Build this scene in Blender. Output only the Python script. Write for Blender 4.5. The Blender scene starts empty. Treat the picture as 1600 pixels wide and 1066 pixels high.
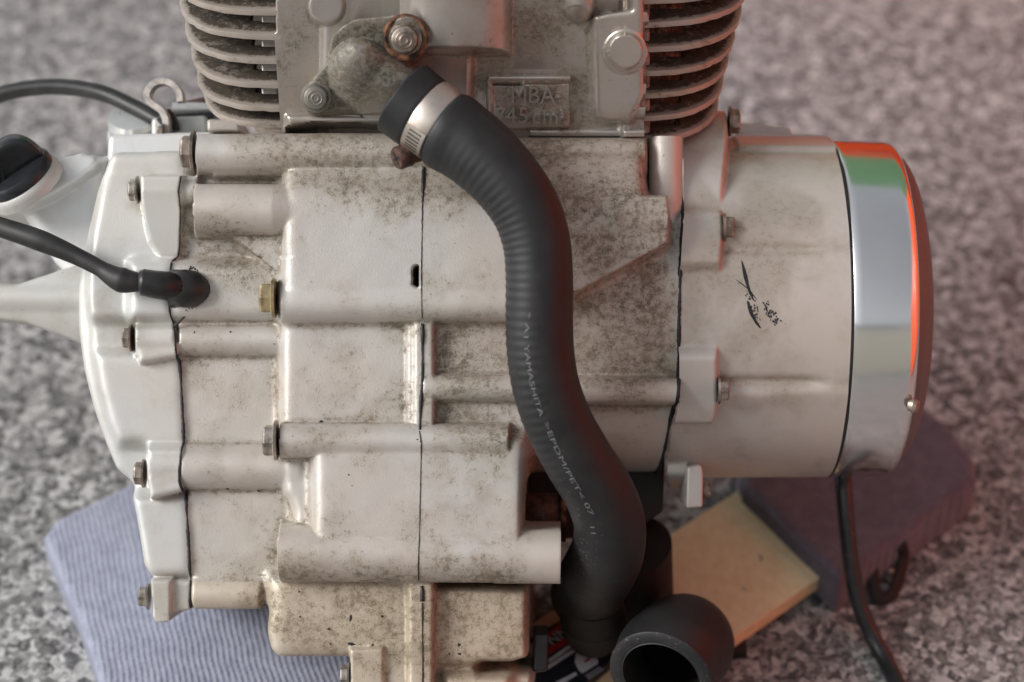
import bpy, bmesh, math, random
import numpy as np
from mathutils import Vector, Matrix

random.seed(7); rng = np.random.default_rng(7)
R = math.radians
SC = bpy.context.scene
COL = SC.collection

# ---------------------------------------------------------------- camera, world, sun, exposure
U = 0.0003                      # metres per layout unit
D = 3300.0                      # camera distance in layout units
PITCH = R(42)                   # camera looks down by this much
H = 500.0                       # height of the engine's middle above the ground (units)
ORIGIN = Vector((0, 0, H * U))
TILT = math.pi / 2 - PITCH      # rotation of the engine frame about world X
ROT = Matrix.Rotation(TILT, 3, 'X')

cam_d = bpy.data.cameras.new('camera')
cam = bpy.data.objects.new('camera', cam_d); COL.objects.link(cam)
cam_d.sensor_width = 36; cam_d.lens = 36 * D / 1600
cam_d.clip_start = 0.02; cam_d.clip_end = 200
cam.rotation_euler = (TILT, 0, 0)
cam.location = ORIGIN + ROT @ Vector((0, 0, D * U))
cam_d.dof.use_dof = True
cam_d.dof.focus_distance = (D - 215) * U
cam_d.dof.aperture_fstop = 4.8
SC.camera = cam

world = bpy.data.worlds.new('World'); SC.world = world
world.use_nodes = True
wn = world.node_tree; wn.nodes.clear()
w_out = wn.nodes.new('ShaderNodeOutputWorld'); w_bg = wn.nodes.new('ShaderNodeBackground')
sky = wn.nodes.new('ShaderNodeTexSky'); sky.sky_type = 'NISHITA'; sky.sun_disc = False
SUN_EL, SUN_AZ = R(36), R(-104)     # azimuth measured from +Y towards +X
sky.sun_elevation = SUN_EL; sky.sun_rotation = SUN_AZ
sky.air_density = 1.0; sky.dust_density = 1.5; sky.ozone_density = 1.0
hsv = wn.nodes.new('ShaderNodeHueSaturation'); hsv.inputs['Saturation'].default_value = 0.17
wn.links.new(sky.outputs[0], hsv.inputs['Color']); wn.links.new(hsv.outputs[0], w_bg.inputs['Color'])
w_bg.inputs['Strength'].default_value = 0.15
wn.links.new(w_bg.outputs[0], w_out.inputs['Surface'])

sun_d = bpy.data.lights.new('sun', 'SUN'); sun = bpy.data.objects.new('sun', sun_d); COL.objects.link(sun)
sun_d.energy = 2.3; sun_d.angle = R(28); sun_d.color = (1.0, 0.985, 0.965)
sdir = Vector((math.sin(SUN_AZ) * math.cos(SUN_EL), math.cos(SUN_AZ) * math.cos(SUN_EL), math.sin(SUN_EL)))
sun.rotation_euler = sdir.to_track_quat('Z', 'Y').to_euler()

SC.view_settings.view_transform = 'Standard'; SC.view_settings.look = 'None'
SC.view_settings.exposure = 0.20; SC.view_settings.gamma = 1.0
SC.view_settings.use_curve_mapping = False
try:
    SC.cycles.use_denoising = True
    SC.cycles.max_bounces = 8
except Exception: pass

# ---------------------------------------------------------------- coordinates
def q(px, py, z):
    """photo position at depth z -> layout position (x right, y down)"""
    k = (D - z) / D
    return 800 + (px - 800) * k, 533 + (py - 533) * k
def L(x, y, z):
    return np.stack(np.broadcast_arrays((np.asarray(x, float) - 800) * U, (533 - np.asarray(y, float)) * U, np.asarray(z, float) * U), -1)
def qv(px, py, z):
    x, y = q(px, py, z); return np.array((x, y, z), float)
UPV = np.array((0, -math.cos(PITCH), math.sin(PITCH)))     # world up, in layout axes (y down)
AWV = np.array((0, -math.sin(PITCH), -math.cos(PITCH)))    # level direction away from the camera
XV = np.array((1.0, 0, 0))
C0 = np.array((800.0, 533.0, 0.0))
def gp(px, py, h):
    """photo position -> layout position on the level plane h units above the ground"""
    cam_p = np.array((800.0, 533.0, D)); d = np.array((px - 800.0, py - 533.0, -D))
    t = ((h - H) - np.dot(cam_p - C0, UPV)) / np.dot(d, UPV)
    return cam_p + d * t
def ground_pt(x, aw, h):
    return C0 + XV * x + AWV * aw + UPV * (h - H)

# ---------------------------------------------------------------- objects
BASE = {}
def thing(name, label, cat, base=None, group=None):
    o = bpy.data.objects.new(name, None); COL.objects.link(o)
    o.empty_display_size = 0.02
    b = np.array(L(*base)) if base is not None else np.zeros(3)
    o.location = ORIGIN + ROT @ Vector(b); o.rotation_euler = (TILT, 0, 0)
    o['label'] = label; o['category'] = cat
    if group: o['group'] = group
    BASE[o.name] = b
    return o
def base_of(p):
    while p is not None:
        if p.name in BASE: return BASE[p.name]
        p = p.parent
    return np.zeros(3)
def raw_mesh(name, V, F, mat, smooth=True, attrs=None):
    """V in metres (local)."""
    me = bpy.data.meshes.new(name)
    V = np.asarray(V, np.float32)
    if isinstance(F, np.ndarray):
        me.vertices.add(len(V)); me.vertices.foreach_set('co', V.ravel())
        n = F.shape[1]
        me.loops.add(F.size); me.loops.foreach_set('vertex_index', F.astype(np.int32).ravel())
        me.polygons.add(len(F))
        me.polygons.foreach_set('loop_start', np.arange(0, F.size, n, dtype=np.int32))
        me.polygons.foreach_set('loop_total', np.full(len(F), n, np.int32))
        me.update(calc_edges=True)
    else:
        me.from_pydata(V.tolist(), [], [tuple(f) for f in F]); me.update()
    if attrs:
        for k, a in attrs.items():
            at = me.attributes.new(k, 'FLOAT', 'POINT'); at.data.foreach_set('value', np.asarray(a, np.float32).ravel())
    if smooth: me.polygons.foreach_set('use_smooth', [True] * len(me.polygons))
    if mat: me.materials.append(mat)
    return me
def link(name, me, parent=None, loc=None, rot=None):
    o = bpy.data.objects.new(name, me); COL.objects.link(o)
    if parent is not None: o.parent = parent
    if loc is not None: o.location = loc
    if rot is not None: o.rotation_euler = rot
    return o
def part(name, V, F, mat, parent, smooth=True, attrs=None, fix=True, sharp=None):
    """V in layout units."""
    V = np.asarray(V, float)
    me = raw_mesh(name, L(V[:, 0], V[:, 1], V[:, 2]) - base_of(parent), F, mat, smooth, attrs)
    if fix:
        bm = bmesh.new(); bm.from_mesh(me); bmesh.ops.recalc_face_normals(bm, faces=bm.faces)
        bm.to_mesh(me); bm.free()
    if sharp:
        try: me.set_sharp_from_angle(angle=R(sharp))
        except Exception: pass
    return link(name, me, parent)
def grid_faces(nr, nc, closed=False):
    i = np.arange(nr - 1)[:, None]; j = np.arange(nc if closed else nc - 1)[None, :]
    a = i * nc + j; b = i * nc + (j + 1) % nc
    return np.stack((a, b, b + nc, a + nc), -1).reshape(-1, 4)
def grid_part(name, P, mat, parent, keep=None, attrs=None, toward=(0, 0, 1), sharp=None):
    """P: (rows, cols, 3) layout points."""
    nr, nc = P.shape[:2]
    F = grid_faces(nr, nc)
    if keep is not None: F = F[keep.reshape(-1)]
    used = np.zeros(nr * nc, bool); used[F.ravel()] = True
    idx = np.cumsum(used) - 1
    V = P.reshape(-1, 3)[used]; F = idx[F]
    at = {k: a.reshape(-1)[used] for k, a in (attrs or {}).items()}
    W = L(V[:, 0], V[:, 1], V[:, 2]) - base_of(parent)
    n = np.cross(W[F[:, 1]] - W[F[:, 0]], W[F[:, 3]] - W[F[:, 0]]).sum(0)
    if np.dot(n, np.array((toward[0], -toward[1], toward[2]))) < 0: F = F[:, ::-1]
    me = raw_mesh(name, W, np.ascontiguousarray(F), mat, True, at)
    if sharp:
        try: me.set_sharp_from_angle(angle=R(sharp))
        except Exception: pass
    return link(name, me, parent)

# ---------------------------------------------------------------- numeric shape helpers
NEG = -330.0
def blur(A, s):
    if s <= 0: return A
    r = int(3 * s) + 1; k = np.exp(-0.5 * (np.arange(-r, r + 1) / s) ** 2); k /= k.sum()
    for ax in (0, 1):
        P = np.pad(A, [(r, r) if a == ax else (0, 0) for a in (0, 1)], mode='edge'); B = np.zeros_like(A)
        n = A.shape[ax]
        for t in range(2 * r + 1):
            B += k[t] * (P[t:t + n] if ax == 0 else P[:, t:t + n])
        A = B
    return A
def smax(a, b, k):
    h = np.clip(0.5 + 0.5 * (a - b) / k, 0, 1); return b * (1 - h) + a * h + k * h * (1 - h)
def poly_sdf(pts, X, Y):
    """signed distance to polygon, negative inside"""
    d = np.full(X.shape, 1e9); ins = np.zeros(X.shape, bool); n = len(pts)
    for i in range(n):
        ax, ay = pts[i]; bx, by = pts[(i + 1) % n]
        ex, ey = bx - ax, by - ay; wx, wy = X - ax, Y - ay
        t = np.clip((wx * ex + wy * ey) / (ex * ex + ey * ey + 1e-9), 0, 1)
        d = np.minimum(d, (wx - ex * t) ** 2 + (wy - ey * t) ** 2)
        c = ((ay > Y) != (by > Y)) & (X < (bx - ax) * (Y - ay) / (by - ay + 1e-12) + ax)
        ins ^= c
    d = np.sqrt(d); return np.where(ins, -d, d)
def spline(pts, n=8):
    pts = np.asarray(pts, float); out = []
    P = np.vstack((2 * pts[0] - pts[1], pts, 2 * pts[-1] - pts[-2]))
    for i in range(1, len(P) - 2):
        p0, p1, p2, p3 = P[i - 1:i + 3]
        for t in np.linspace(0, 1, n, endpoint=False):
            out.append(0.5 * (2 * p1 + (p2 - p0) * t + (2 * p0 - 5 * p1 + 4 * p2 - p3) * t * t + (3 * p1 - p0 - 3 * p2 + p3) * t ** 3))
    out.append(P[-2]); return np.array(out)
class Field:
    """relief of a casting: height z over layout x, y; every feature is given in photo position at its own height"""
    def __init__(s, X, Y, z0=NEG): s.X, s.Y, s.Z = X, Y, np.full(X.shape, float(z0))
    def _c(s, pts, z): return [q(a, b, z) for a, b in pts]
    def plate(s, pts, z, bevel=8, k=0, zf=None, rnd=0):
        P = s._c(pts, z); d = poly_sdf(P, s.X, s.Y) + rnd * 0
        t = np.clip(-d / bevel, 0, 1)
        top = z if zf is None else zf(s.X, s.Y)
        h = np.where(d < 0, top - bevel * (1 - np.sqrt(1 - (1 - t) ** 2)), NEG)
        s.add(h, k); return s
    def tube(s, x0, x1, yc, r, ztop, k=0, zr=None, slope=0.0):
        zr = r if zr is None else zr
        a, y0 = q(x0, yc, ztop); b, _ = q(x1, yc, ztop); rr = r * (D - ztop) / D
        y0 = y0 + slope * (s.X - a)
        u = (s.Y - y0) / rr
        h = np.where((np.abs(u) < 1) & (s.X > a) & (s.X < b), ztop - zr + zr * np.sqrt(np.clip(1 - u * u, 0, 1)), NEG)
        s.add(h, k); return s
    def dome(s, x, y, r, ztop, zr=None, k=0):
        zr = r if zr is None else zr; a, b = q(x, y, ztop); rr = r * (D - ztop) / D
        u = ((s.X - a) ** 2 + (s.Y - b) ** 2) / rr ** 2
        s.add(np.where(u < 1, ztop - zr + zr * np.sqrt(np.clip(1 - u, 0, 1)), NEG), k); return s
    mask = None
    def add(s, h, k=0):
        if s.mask is not None: h = np.where(s.mask, h, NEG)
        s._add(h, k)
    def _add(s, h, k=0): s.Z = np.maximum(s.Z, h) if k <= 0 else smax(s.Z, h, k)
    def cut(s, pts, z, edge=4):
        P = s._c(pts, z); d = poly_sdf(P, s.X, s.Y)
        w = np.clip(-d / edge, 0, 1); s.Z = np.where(s.Z > z, s.Z * (1 - w) + z * w, s.Z); return s
    def soften(s, sig): s.Z = blur(s.Z, sig); return s
def lathe_pts(prof, axis_o, axis_d, n=48, a0=0.0):
    """prof: list of (along, radius)"""
    d = np.asarray(axis_d, float); d /= np.linalg.norm(d)
    e1 = np.cross(d, (0, 0, 1.0)); 
    if np.linalg.norm(e1) < 1e-3: e1 = np.cross(d, (0, 1.0, 0))
    e1 /= np.linalg.norm(e1); e2 = np.cross(d, e1)
    th = a0 + np.linspace(0, 2 * math.pi, n, endpoint=False)
    ring = np.cos(th)[:, None] * e1 + np.sin(th)[:, None] * e2
    V = np.concatenate([np.asarray(axis_o) + d * s + ring * r for s, r in prof])
    return V, grid_faces(len(prof), n, True)
def lathe(name, prof, o, d, mat, parent, n=48, caps=True, sharp=35, smooth=True, a0=0.0):
    V, F = lathe_pts(prof, o, d, n, a0); F = [tuple(f) for f in F]
    if caps:
        F.append(tuple(range(n))); F.append(tuple(range((len(prof) - 1) * n, len(prof) * n)))
    return part(name, V, F, mat, parent, smooth, sharp=sharp)
def sweep_geo(path, rad, nseg=24, flat=1.0):
    path = np.asarray(path, float); n = len(path); rad = np.broadcast_to(np.asarray(rad, float), (n,))
    T = np.gradient(path, axis=0); T /= np.linalg.norm(T, axis=1)[:, None]
    N = np.zeros_like(T); v = np.array((0, 0, 1.0)); v -= T[0] * np.dot(v, T[0]); N[0] = v / np.linalg.norm(v)
    for i in range(1, n):
        v = N[i - 1] - T[i] * np.dot(N[i - 1], T[i]); N[i] = v / np.linalg.norm(v)
    B = np.cross(T, N)
    th = np.linspace(0, 2 * math.pi, nseg, endpoint=False)
    return path, T, N, B, th, rad
def sweep(name, path, rad, mat, parent, nseg=20, flat=1.0, caps=True, sharp=None, jag=0):
    P, T, N, B, th, rad = sweep_geo(path, rad, nseg)
    V = P[:, None, :] + rad[:, None, None] * (np.cos(th)[None, :, None] * N[:, None, :] * flat + np.sin(th)[None, :, None] * B[:, None, :])
    if jag: V = V + rng.normal(0, jag, V.shape)
    nr, nc = V.shape[:2]; V = V.reshape(-1, 3); F = [tuple(f) for f in grid_faces(nr, nc, True)]
    if caps: F += [tuple(range(nc)), tuple(range((nr - 1) * nc, nr * nc))]
    return part(name, V, F, mat, parent, True, sharp=sharp)
def prism(name, pts, z0, z1, mat, parent, bevel=0, smooth=False, sharp=30):
    """pts photo positions at z1; straight walls back to z0"""
    P = [q(a, b, z1) for a, b in pts]; n = len(P)
    V = [(a, b, z0) for a, b in P] + [(a, b, z1) for a, b in P]
    F = [tuple(range(n)), tuple(range(n, 2 * n))] + [(i, (i + 1) % n, n + (i + 1) % n, n + i) for i in range(n)]
    o = part(name, V, F, mat, parent, smooth)
    if bevel:
        m = o.modifiers.new('edge', 'BEVEL'); m.width = bevel * U; m.segments = 3; m.limit_method = 'ANGLE'
        for p in o.data.polygons: p.use_smooth = True
        m2 = o.modifiers.new('wn', 'WEIGHTED_NORMAL')
    return o

# ---------------------------------------------------------------- materials
class M:
    def __init__(s, name, **kw):
        s.m = bpy.data.materials.new(name); s.m.use_nodes = True; s.t = s.m.node_tree; s.n = s.t.nodes
        s.b = s.n['Principled BSDF']
        s.tc = None
        for k, v in kw.items(): s.set(k, v)
    def set(s, k, v):
        i = s.b.inputs[k.replace('_', ' ')]
        if isinstance(v, bpy.types.NodeSocket): s.t.links.new(v, i)
        else: i.default_value = v if not (isinstance(v, tuple) and len(v) == 3) else (*v, 1)
    def _in(s, sock, v):
        if isinstance(v, bpy.types.NodeSocket): s.t.links.new(v, sock)
        elif isinstance(v, tuple) and len(v) == 3 and sock.type == 'RGBA': sock.default_value = (*v, 1)
        else: sock.default_value = v
    def obj(s):
        if s.tc is None: s.tc = s.n.new('ShaderNodeTexCoord').outputs['Object']
        return s.tc
    def mapping(s, scale=(1, 1, 1), rot=(0, 0, 0), vec=None):
        m = s.n.new('ShaderNodeMapping'); s._in(m.inputs['Vector'], vec or s.obj())
        m.inputs['Scale'].default_value = scale; m.inputs['Rotation'].default_value = rot; return m.outputs[0]
    def noise(s, scale, detail=4, rough=0.55, vec=None, dist=0.0, out=0):
        n = s.n.new('ShaderNodeTexNoise'); s._in(n.inputs['Vector'], vec or s.obj())
        n.inputs['Scale'].default_value = scale; n.inputs['Detail'].default_value = detail
        n.inputs['Roughness'].default_value = rough; n.inputs['Distortion'].default_value = dist
        return n.outputs[out]
    def voronoi(s, scale, out='Distance', feature='F1', vec=None, rnd=1.0):
        n = s.n.new('ShaderNodeTexVoronoi'); s._in(n.inputs['Vector'], vec or s.obj()); n.feature = feature
        n.inputs['Scale'].default_value = scale; n.inputs['Randomness'].default_value = rnd; return n.outputs[out]
    def attr(s, name):
        n = s.n.new('ShaderNodeAttribute'); n.attribute_name = name; return n.outputs['Fac']
    def math(s, op, a, b=0.0, c=0.0, clamp=False):
        n = s.n.new('ShaderNodeMath'); n.operation = op; n.use_clamp = clamp
        s._in(n.inputs[0], a); s._in(n.inputs[1], b); s._in(n.inputs[2], c); return n.outputs[0]
    def ramp(s, v, a, b, c=0.0, d=1.0):
        n = s.n.new('ShaderNodeMapRange'); n.interpolation_type = 'SMOOTHSTEP'; s._in(n.inputs['Value'], v)
        n.inputs['From Min'].default_value = a; n.inputs['From Max'].default_value = b
        n.inputs['To Min'].default_value = c; n.inputs['To Max'].default_value = d; return n.outputs[0]
    def mix(s, f, a, b, mode='MIX'):
        n = s.n.new('ShaderNodeMix'); n.data_type = 'RGBA'; n.blend_type = mode
        s._in(n.inputs[0], f); s._in(n.inputs[6], a); s._in(n.inputs[7], b); return n.outputs[2]
    def cramp(s, v, stops, interp='LINEAR'):
        n = s.n.new('ShaderNodeValToRGB'); n.color_ramp.interpolation = interp; s._in(n.inputs[0], v)
        e = n.color_ramp.elements
        while len(e) < len(stops): e.new(0.5)
        for k, (p, c) in enumerate(stops): e[k].position = p; e[k].color = (*c, 1)
        return n.outputs[0]
    def bump(s, h, strength=0.3, dist=0.001):
        n = s.n.new('ShaderNodeBump'); n.inputs['Strength'].default_value = strength; n.inputs['Distance'].default_value = dist
        s._in(n.inputs['Height'], h); s.t.links.new(n.outputs[0], s.b.inputs['Normal']); return n.outputs[0]

def cast_metal(name, base, dirt=(0.075, 0.060, 0.038), lo=0.66, amount=0.85, metal=0.35, rough=0.42, fleck=0.5, chalk=0.0, seed=0.0, dk=0.085, sand=0.6, filmy=0.6, dirt2=(0.145, 0.112, 0.07)):
    m = M(name)
    v = m.mapping(scale=(1, 1, 1)); 
    mp = v.node; mp.inputs['Location'].default_value = (seed, seed * 0.7, seed * 1.3)
    big = m.noise(60, 3, 0.6, v, 0.3); mid = m.noise(300, 6, 0.74, v, 0.0); fine = m.noise(1500, 3, 0.7, v)
    d = m.math('MINIMUM', m.attr('dirt'), 1.3)
    e = m.math('MULTIPLY_ADD', mid, 0.52, m.math('MULTIPLY', big, 0.26))
    e = m.math('MULTIPLY_ADD', fine, 0.22, e)
    e = m.math('MULTIPLY_ADD', d, dk, e)
    mask = m.ramp(e, lo, lo + 0.16, 0, amount)
    film = m.ramp(m.math('MULTIPLY_ADD', mid, 0.25, m.math('MULTIPLY_ADD', d, 0.30, big)), 0.60, 1.05, 0.0, filmy)
    tint = m.noise(14, 2, 0.5, v)
    c = m.mix(m.ramp(tint, 0.35, 0.65), base, tuple(x * f for x, f in zip(base, (1.0, 0.95, 0.9))))
    c = m.mix(film, c, tuple(x * f for x, f in zip(base, (0.62, 0.56, 0.46))))
    dc = m.mix(m.ramp(m.noise(120, 2, 0.5, v), 0.4, 0.6), dirt, dirt2)
    c = m.mix(mask, c, dc)
    spk = m.ramp(m.noise(420, 2, 0.5, v), 0.735, 0.76, 0, fleck)
    c = m.mix(spk, c, (0.03, 0.024, 0.018))
    if chalk:
        ck = m.ramp(m.math('MULTIPLY_ADD', m.attr('chalk'), 0.3, m.noise(500, 4, 0.75, v)), 0.72, 0.85, 0, chalk)
        c = m.mix(ck, c, (0.72, 0.72, 0.70))
    m.set('Base_Color', c)
    m.set('Metallic', m.math('MULTIPLY_ADD', mask, -metal, metal))
    m.set('Roughness', m.math('ADD', m.math('MULTIPLY_ADD', mask, 0.35, rough), m.math('MULTIPLY', m.math('SUBTRACT', mid, 0.5), 0.16), clamp=True))
    m.bump(m.math('ADD', m.math('MULTIPLY', m.noise(1500, 2, 0.6, v), sand), m.math('MULTIPLY', mask, 0.5)), 0.4, 0.0004)
    return m.m

MAT = {}
MAT['case'] = cast_metal('cast_case', (0.545, 0.52, 0.49), lo=0.552, rough=0.43, metal=0.32, sand=0.7)
MAT['cover'] = cast_metal('painted_cover', (0.575, 0.58, 0.565), lo=0.625, fleck=0.25, seed=3.1, rough=0.44, metal=0.28, sand=0.6)
MAT['cover_r'] = cast_metal('painted_generator_cover', (0.56, 0.54, 0.51), lo=0.595, fleck=0.15, seed=5.3, rough=0.40, sand=0.2, dirt=(0.14, 0.10, 0.06), amount=0.6)
MAT['head'] = cast_metal('cast_cylinder', (0.56, 0.53, 0.505), lo=0.58, metal=0.75, rough=0.30, seed=9.7, sand=0.25, dk=0.115, filmy=0.35)
MAT['fin'] = cast_metal('fin_metal', (0.47, 0.42, 0.375), lo=0.60, dk=0.2, dirt=(0.024, 0.018, 0.012), dirt2=(0.05, 0.037, 0.024), amount=0.93, metal=0.45, rough=0.42, seed=12.4)
MAT['sump'] = cast_metal('cast_sump', (0.56, 0.50, 0.42), lo=0.555, rough=0.5, sand=0.7, seed=2.2, dirt=(0.13, 0.085, 0.04))
MAT['elbow'] = cast_metal('weathered_elbow', (0.20, 0.19, 0.17), lo=0.495, metal=0.45, rough=0.40, filmy=0.75, seed=7.7, chalk=0.16, amount=0.75, dk=0.13, sand=0.5, dirt=(0.075, 0.06, 0.03))
MAT['white'] = cast_metal('light_housing', (0.70, 0.71, 0.71), lo=0.95, fleck=0.0, metal=0.3, rough=0.36)

def simple(name, col, rough=0.5, metal=0.0, var=0.15, sc=200, bump=0.0, bsc=700, **kw):
    m = M(name, Metallic=metal)
    n = m.noise(sc, 4, 0.6)
    c = m.mix(m.ramp(n, 0.35, 0.68), tuple(x * (1 - var) for x in col), tuple(min(1, x * (1 + var)) for x in col))
    m.set('Base_Color', c); m.set('Roughness', m.math('MULTIPLY_ADD', n, 0.2, rough - 0.1))
    for k, v in kw.items(): m.set(k, v)
    if bump: m.bump(m.noise(bsc, 3, 0.6), bump, 0.0003)
    return m.m
MAT['bolt'] = simple('bolt_steel', (0.30, 0.25, 0.21), 0.42, 0.8, 0.45, 160, 0.25)
MAT['bolt_bright'] = simple('bolt_zinc', (0.42, 0.38, 0.33), 0.35, 0.85, 0.4, 220, 0.2)
MAT['bolt_brass'] = simple('bolt_yellow_zinc', (0.42, 0.34, 0.20), 0.4, 0.75, 0.4, 150, 0.2)
MAT['rust'] = simple('rusty_steel', (0.085, 0.045, 0.035), 0.6, 0.4, 0.5, 300, 0.5)
MAT['rust_orange'] = simple('orange_rust', (0.13, 0.06, 0.03), 0.8, 0.1, 0.85, 170, 0.6)
MAT['gasket'] = simple('black_sealant', (0.012, 0.013, 0.015), 0.5, 0, 0.3, 300)
MAT['black'] = simple('black_plastic', (0.016, 0.016, 0.017), 0.38, 0, 0.2, 150)
MAT['cap'] = simple('cap_plastic', (0.018, 0.02, 0.023), 0.24, 0, 0.2, 150)
MAT['cable'] = simple('cable_sheath', (0.02, 0.019, 0.019), 0.42, 0, 0.3, 120)
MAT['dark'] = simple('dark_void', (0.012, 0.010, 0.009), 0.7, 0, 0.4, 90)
MAT['steel'] = simple('clamp_steel', (0.56, 0.50, 0.44), 0.42, 0.95, 0.12, 60)
MAT['chrome'] = simple('chrome', (0.86, 0.86, 0.85), 0.17, 1.0, 0.015, 40)
MAT['hook'] = simple('hook_steel', (0.52, 0.47, 0.43), 0.45, 0.6, 0.3, 200, 0.3)
MAT['print_white'] = simple('white_print', (0.62, 0.62, 0.66), 0.6, 0, 0.1)
MAT['print_red'] = simple('red_print', (0.42, 0.02, 0.02), 0.5, 0, 0.1)
MAT['card'] = simple('navy_card', (0.010, 0.013, 0.022), 0.5, 0, 0.1)
MAT['hose_print'] = simple('grey_print', (0.13, 0.135, 0.14), 0.7, 0, 0.4, 1500)
MAT['alu'] = simple('machined_alu', (0.66, 0.66, 0.64), 0.3, 0.7, 0.1, 100)
MAT['dome'] = simple('brown_satin_cap', (0.15, 0.115, 0.11), 0.45, 0.1, 0.05, 60)

def rubber(name):
    m = M(name)
    n = m.noise(70, 3, 0.6); f = m.noise(900, 3, 0.7)
    c = m.mix(m.ramp(n, 0.3, 0.7), (0.011, 0.0115, 0.0125), (0.018, 0.018, 0.019))
    dust = m.ramp(m.math('MULTIPLY_ADD', m.attr('wear'), 0.12, m.noise(800, 3, 0.65)), 0.73, 0.80, 0, 0.35)
    c = m.mix(dust, c, (0.25, 0.25, 0.24))
    m.set('Base_Color', c); m.set('Roughness', m.ramp(n, 0.2, 0.8, 0.46, 0.58)); m.set('Specular_IOR_Level', 0.38); m.bump(f, 0.12, 0.0002)
    return m.m
MAT['rubber'] = rubber('hose_rubber')

# ---------------------------------------------------------------- the ground and what stands around, outside the frame
def ground_mat():
    m = M('terrazzo')
    col = m.voronoi(215, 'Color'); col2 = m.voronoi(460, 'Color')
    sep = m.n.new('ShaderNodeSeparateColor'); m.t.links.new(col, sep.inputs[0])
    sep2 = m.n.new('ShaderNodeSeparateColor'); m.t.links.new(col2, sep2.inputs[0])
    wob = m.noise(260, 3, 0.6)
    a = m.cramp(m.math('MULTIPLY_ADD', wob, 0.3, m.math('MULTIPLY', sep.outputs[0], 0.75)), [(0.0, (0.035, 0.037, 0.042)), (0.30, (0.06, 0.06, 0.065)), (0.36, (0.13, 0.13, 0.135)), (0.56, (0.29, 0.287, 0.285)), (0.70, (0.58, 0.58, 0.58)), (1.0, (0.80, 0.80, 0.80))])
    b = m.cramp(sep2.outputs[0], [(0.0, (0.05, 0.05, 0.055)), (0.25, (0.12, 0.12, 0.122)), (0.6, (0.29, 0.287, 0.285)), (1.0, (0.52, 0.51, 0.51))])
    c = m.mix(m.ramp(sep2.outputs[1], 0.45, 0.6, 0.1, 0.8), a, b)
    c = m.mix(m.ramp(m.noise(12, 3, 0.6), 0.35, 0.7, 0, 0.12), c, (0.20, 0.185, 0.175))
    c = m.mix(1.0, c, (0.80, 0.79, 0.775), 'MULTIPLY')
    m.set('Base_Color', c); m.set('Roughness', 0.6); m.bump(m.noise(400, 3, 0.6), 0.15, 0.0004)
    return m.m
gm = raw_mesh('ground', [(-30, -30, 0), (30, -30, 0), (30, 30, 0), (-30, 30, 0)], [(0, 1, 2, 3)], ground_mat(), False)
gr = link('ground', gm); gr['kind'] = 'structure'

def wbox(bm, x0, y0, z0, x1, y1, z1):
    v = [bm.verts.new(p) for p in ((x0, y0, z0), (x1, y0, z0), (x1, y1, z0), (x0, y1, z0), (x0, y0, z1), (x1, y0, z1), (x1, y1, z1), (x0, y1, z1))]
    for f in ((3, 2, 1, 0), (4, 5, 6, 7), (0, 1, 5, 4), (1, 2, 6, 5), (2, 3, 7, 6), (3, 0, 4, 7)): bm.faces.new([v[i] for i in f])
def wobj(name, boxes, mat, parent=None, bevel=0.004):
    bm = bmesh.new()
    for b in boxes: wbox(bm, *b)
    me = bpy.data.meshes.new(name); bm.to_mesh(me); bm.free(); me.materials.append(mat)
    o = link(name, me, parent)
    if bevel:
        md = o.modifiers.new('edge', 'BEVEL'); md.width = bevel; md.segments = 2
    return o
MAT['red_paint'] = simple('red_paint', (0.72, 0.085, 0.018), 0.4, 0, 0.08, 20)
MAT['green_paint'] = simple('green_paint', (0.16, 0.33, 0.17), 0.6, 0, 0.12, 8)
MAT['cream_wall'] = simple('cream_plaster', (0.86, 0.80, 0.68), 0.8, 0, 0.06, 6)
MAT['slate'] = simple('slate_roof', (0.06, 0.07, 0.085), 0.6, 0, 0.1, 10)
def wthing(name, label, cat, loc):
    o = bpy.data.objects.new(name, None); COL.objects.link(o); o.location = loc; o['label'] = label; o['category'] = cat; return o
tc = wthing('tool_chest', 'low orange red painted tool chest standing behind the engine', 'tool chest', (0.62, 0.62, 0))
wobj('body', [(-0.5, 0, 0.03, 0.75, 0.4, 0.36)], MAT['red_paint'], tc)
for k in range(3):
    dr = wobj('drawer', [(-0.48 + 0.41 * k, -0.012, 0.06, -0.09 + 0.41 * k, -0.002, 0.33)], MAT['red_paint'], tc, 0.003)
    wobj('handle', [(-0.38 + 0.41 * k, -0.03, 0.27, -0.19 + 0.41 * k, -0.014, 0.285)], MAT['steel'], dr, 0.002)
rp = wthing('red_cabinet', 'tall orange red painted cabinet standing to the right of the engine', 'cabinet', (0.78, -0.25, 0))
wobj('body', [(0, -0.5, 0.04, 0.5, 0.85, 0.8)], MAT['red_paint'], rp)
for k in range(2):
    dr = wobj('door', [(-0.014, -0.48 + 0.66 * k, 0.06, -0.002, 0.16 + 0.66 * k, 0.78)], MAT['red_paint'], rp, 0.003)
    wobj('handle', [(-0.03, 0.10 + 0.14 * k, 0.4, -0.016, 0.12 + 0.14 * k, 0.52)], MAT['steel'], dr, 0.002)
gf = wthing('garden_wall', 'green painted wall beyond the tool chest', 'wall', (0.2, 1.9, 0))
for k in range(14):
    wobj('panel', [(-0.35 + 0.25 * k, 0, 0, -0.104 + 0.25 * k, 0.05, 2.3)], MAT['green_paint'], gf, 0.006)
hw = wthing('house_wall', 'cream plastered house wall behind the photographer', 'house', (0, -3.2, 0))
wobj('wall', [(-4, -0.2, 0, 4, 0, 1.9)], MAT['cream_wall'], hw)
wobj('roof', [(-4.2, -0.8, 1.902, 4.2, 0.03, 2.02)], MAT['slate'], hw)

# ---------------------------------------------------------------- ENGINE
ENG = thing('engine', 'dirty silver motorcycle engine with finned cylinder and chrome ended cover', 'engine')

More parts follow.
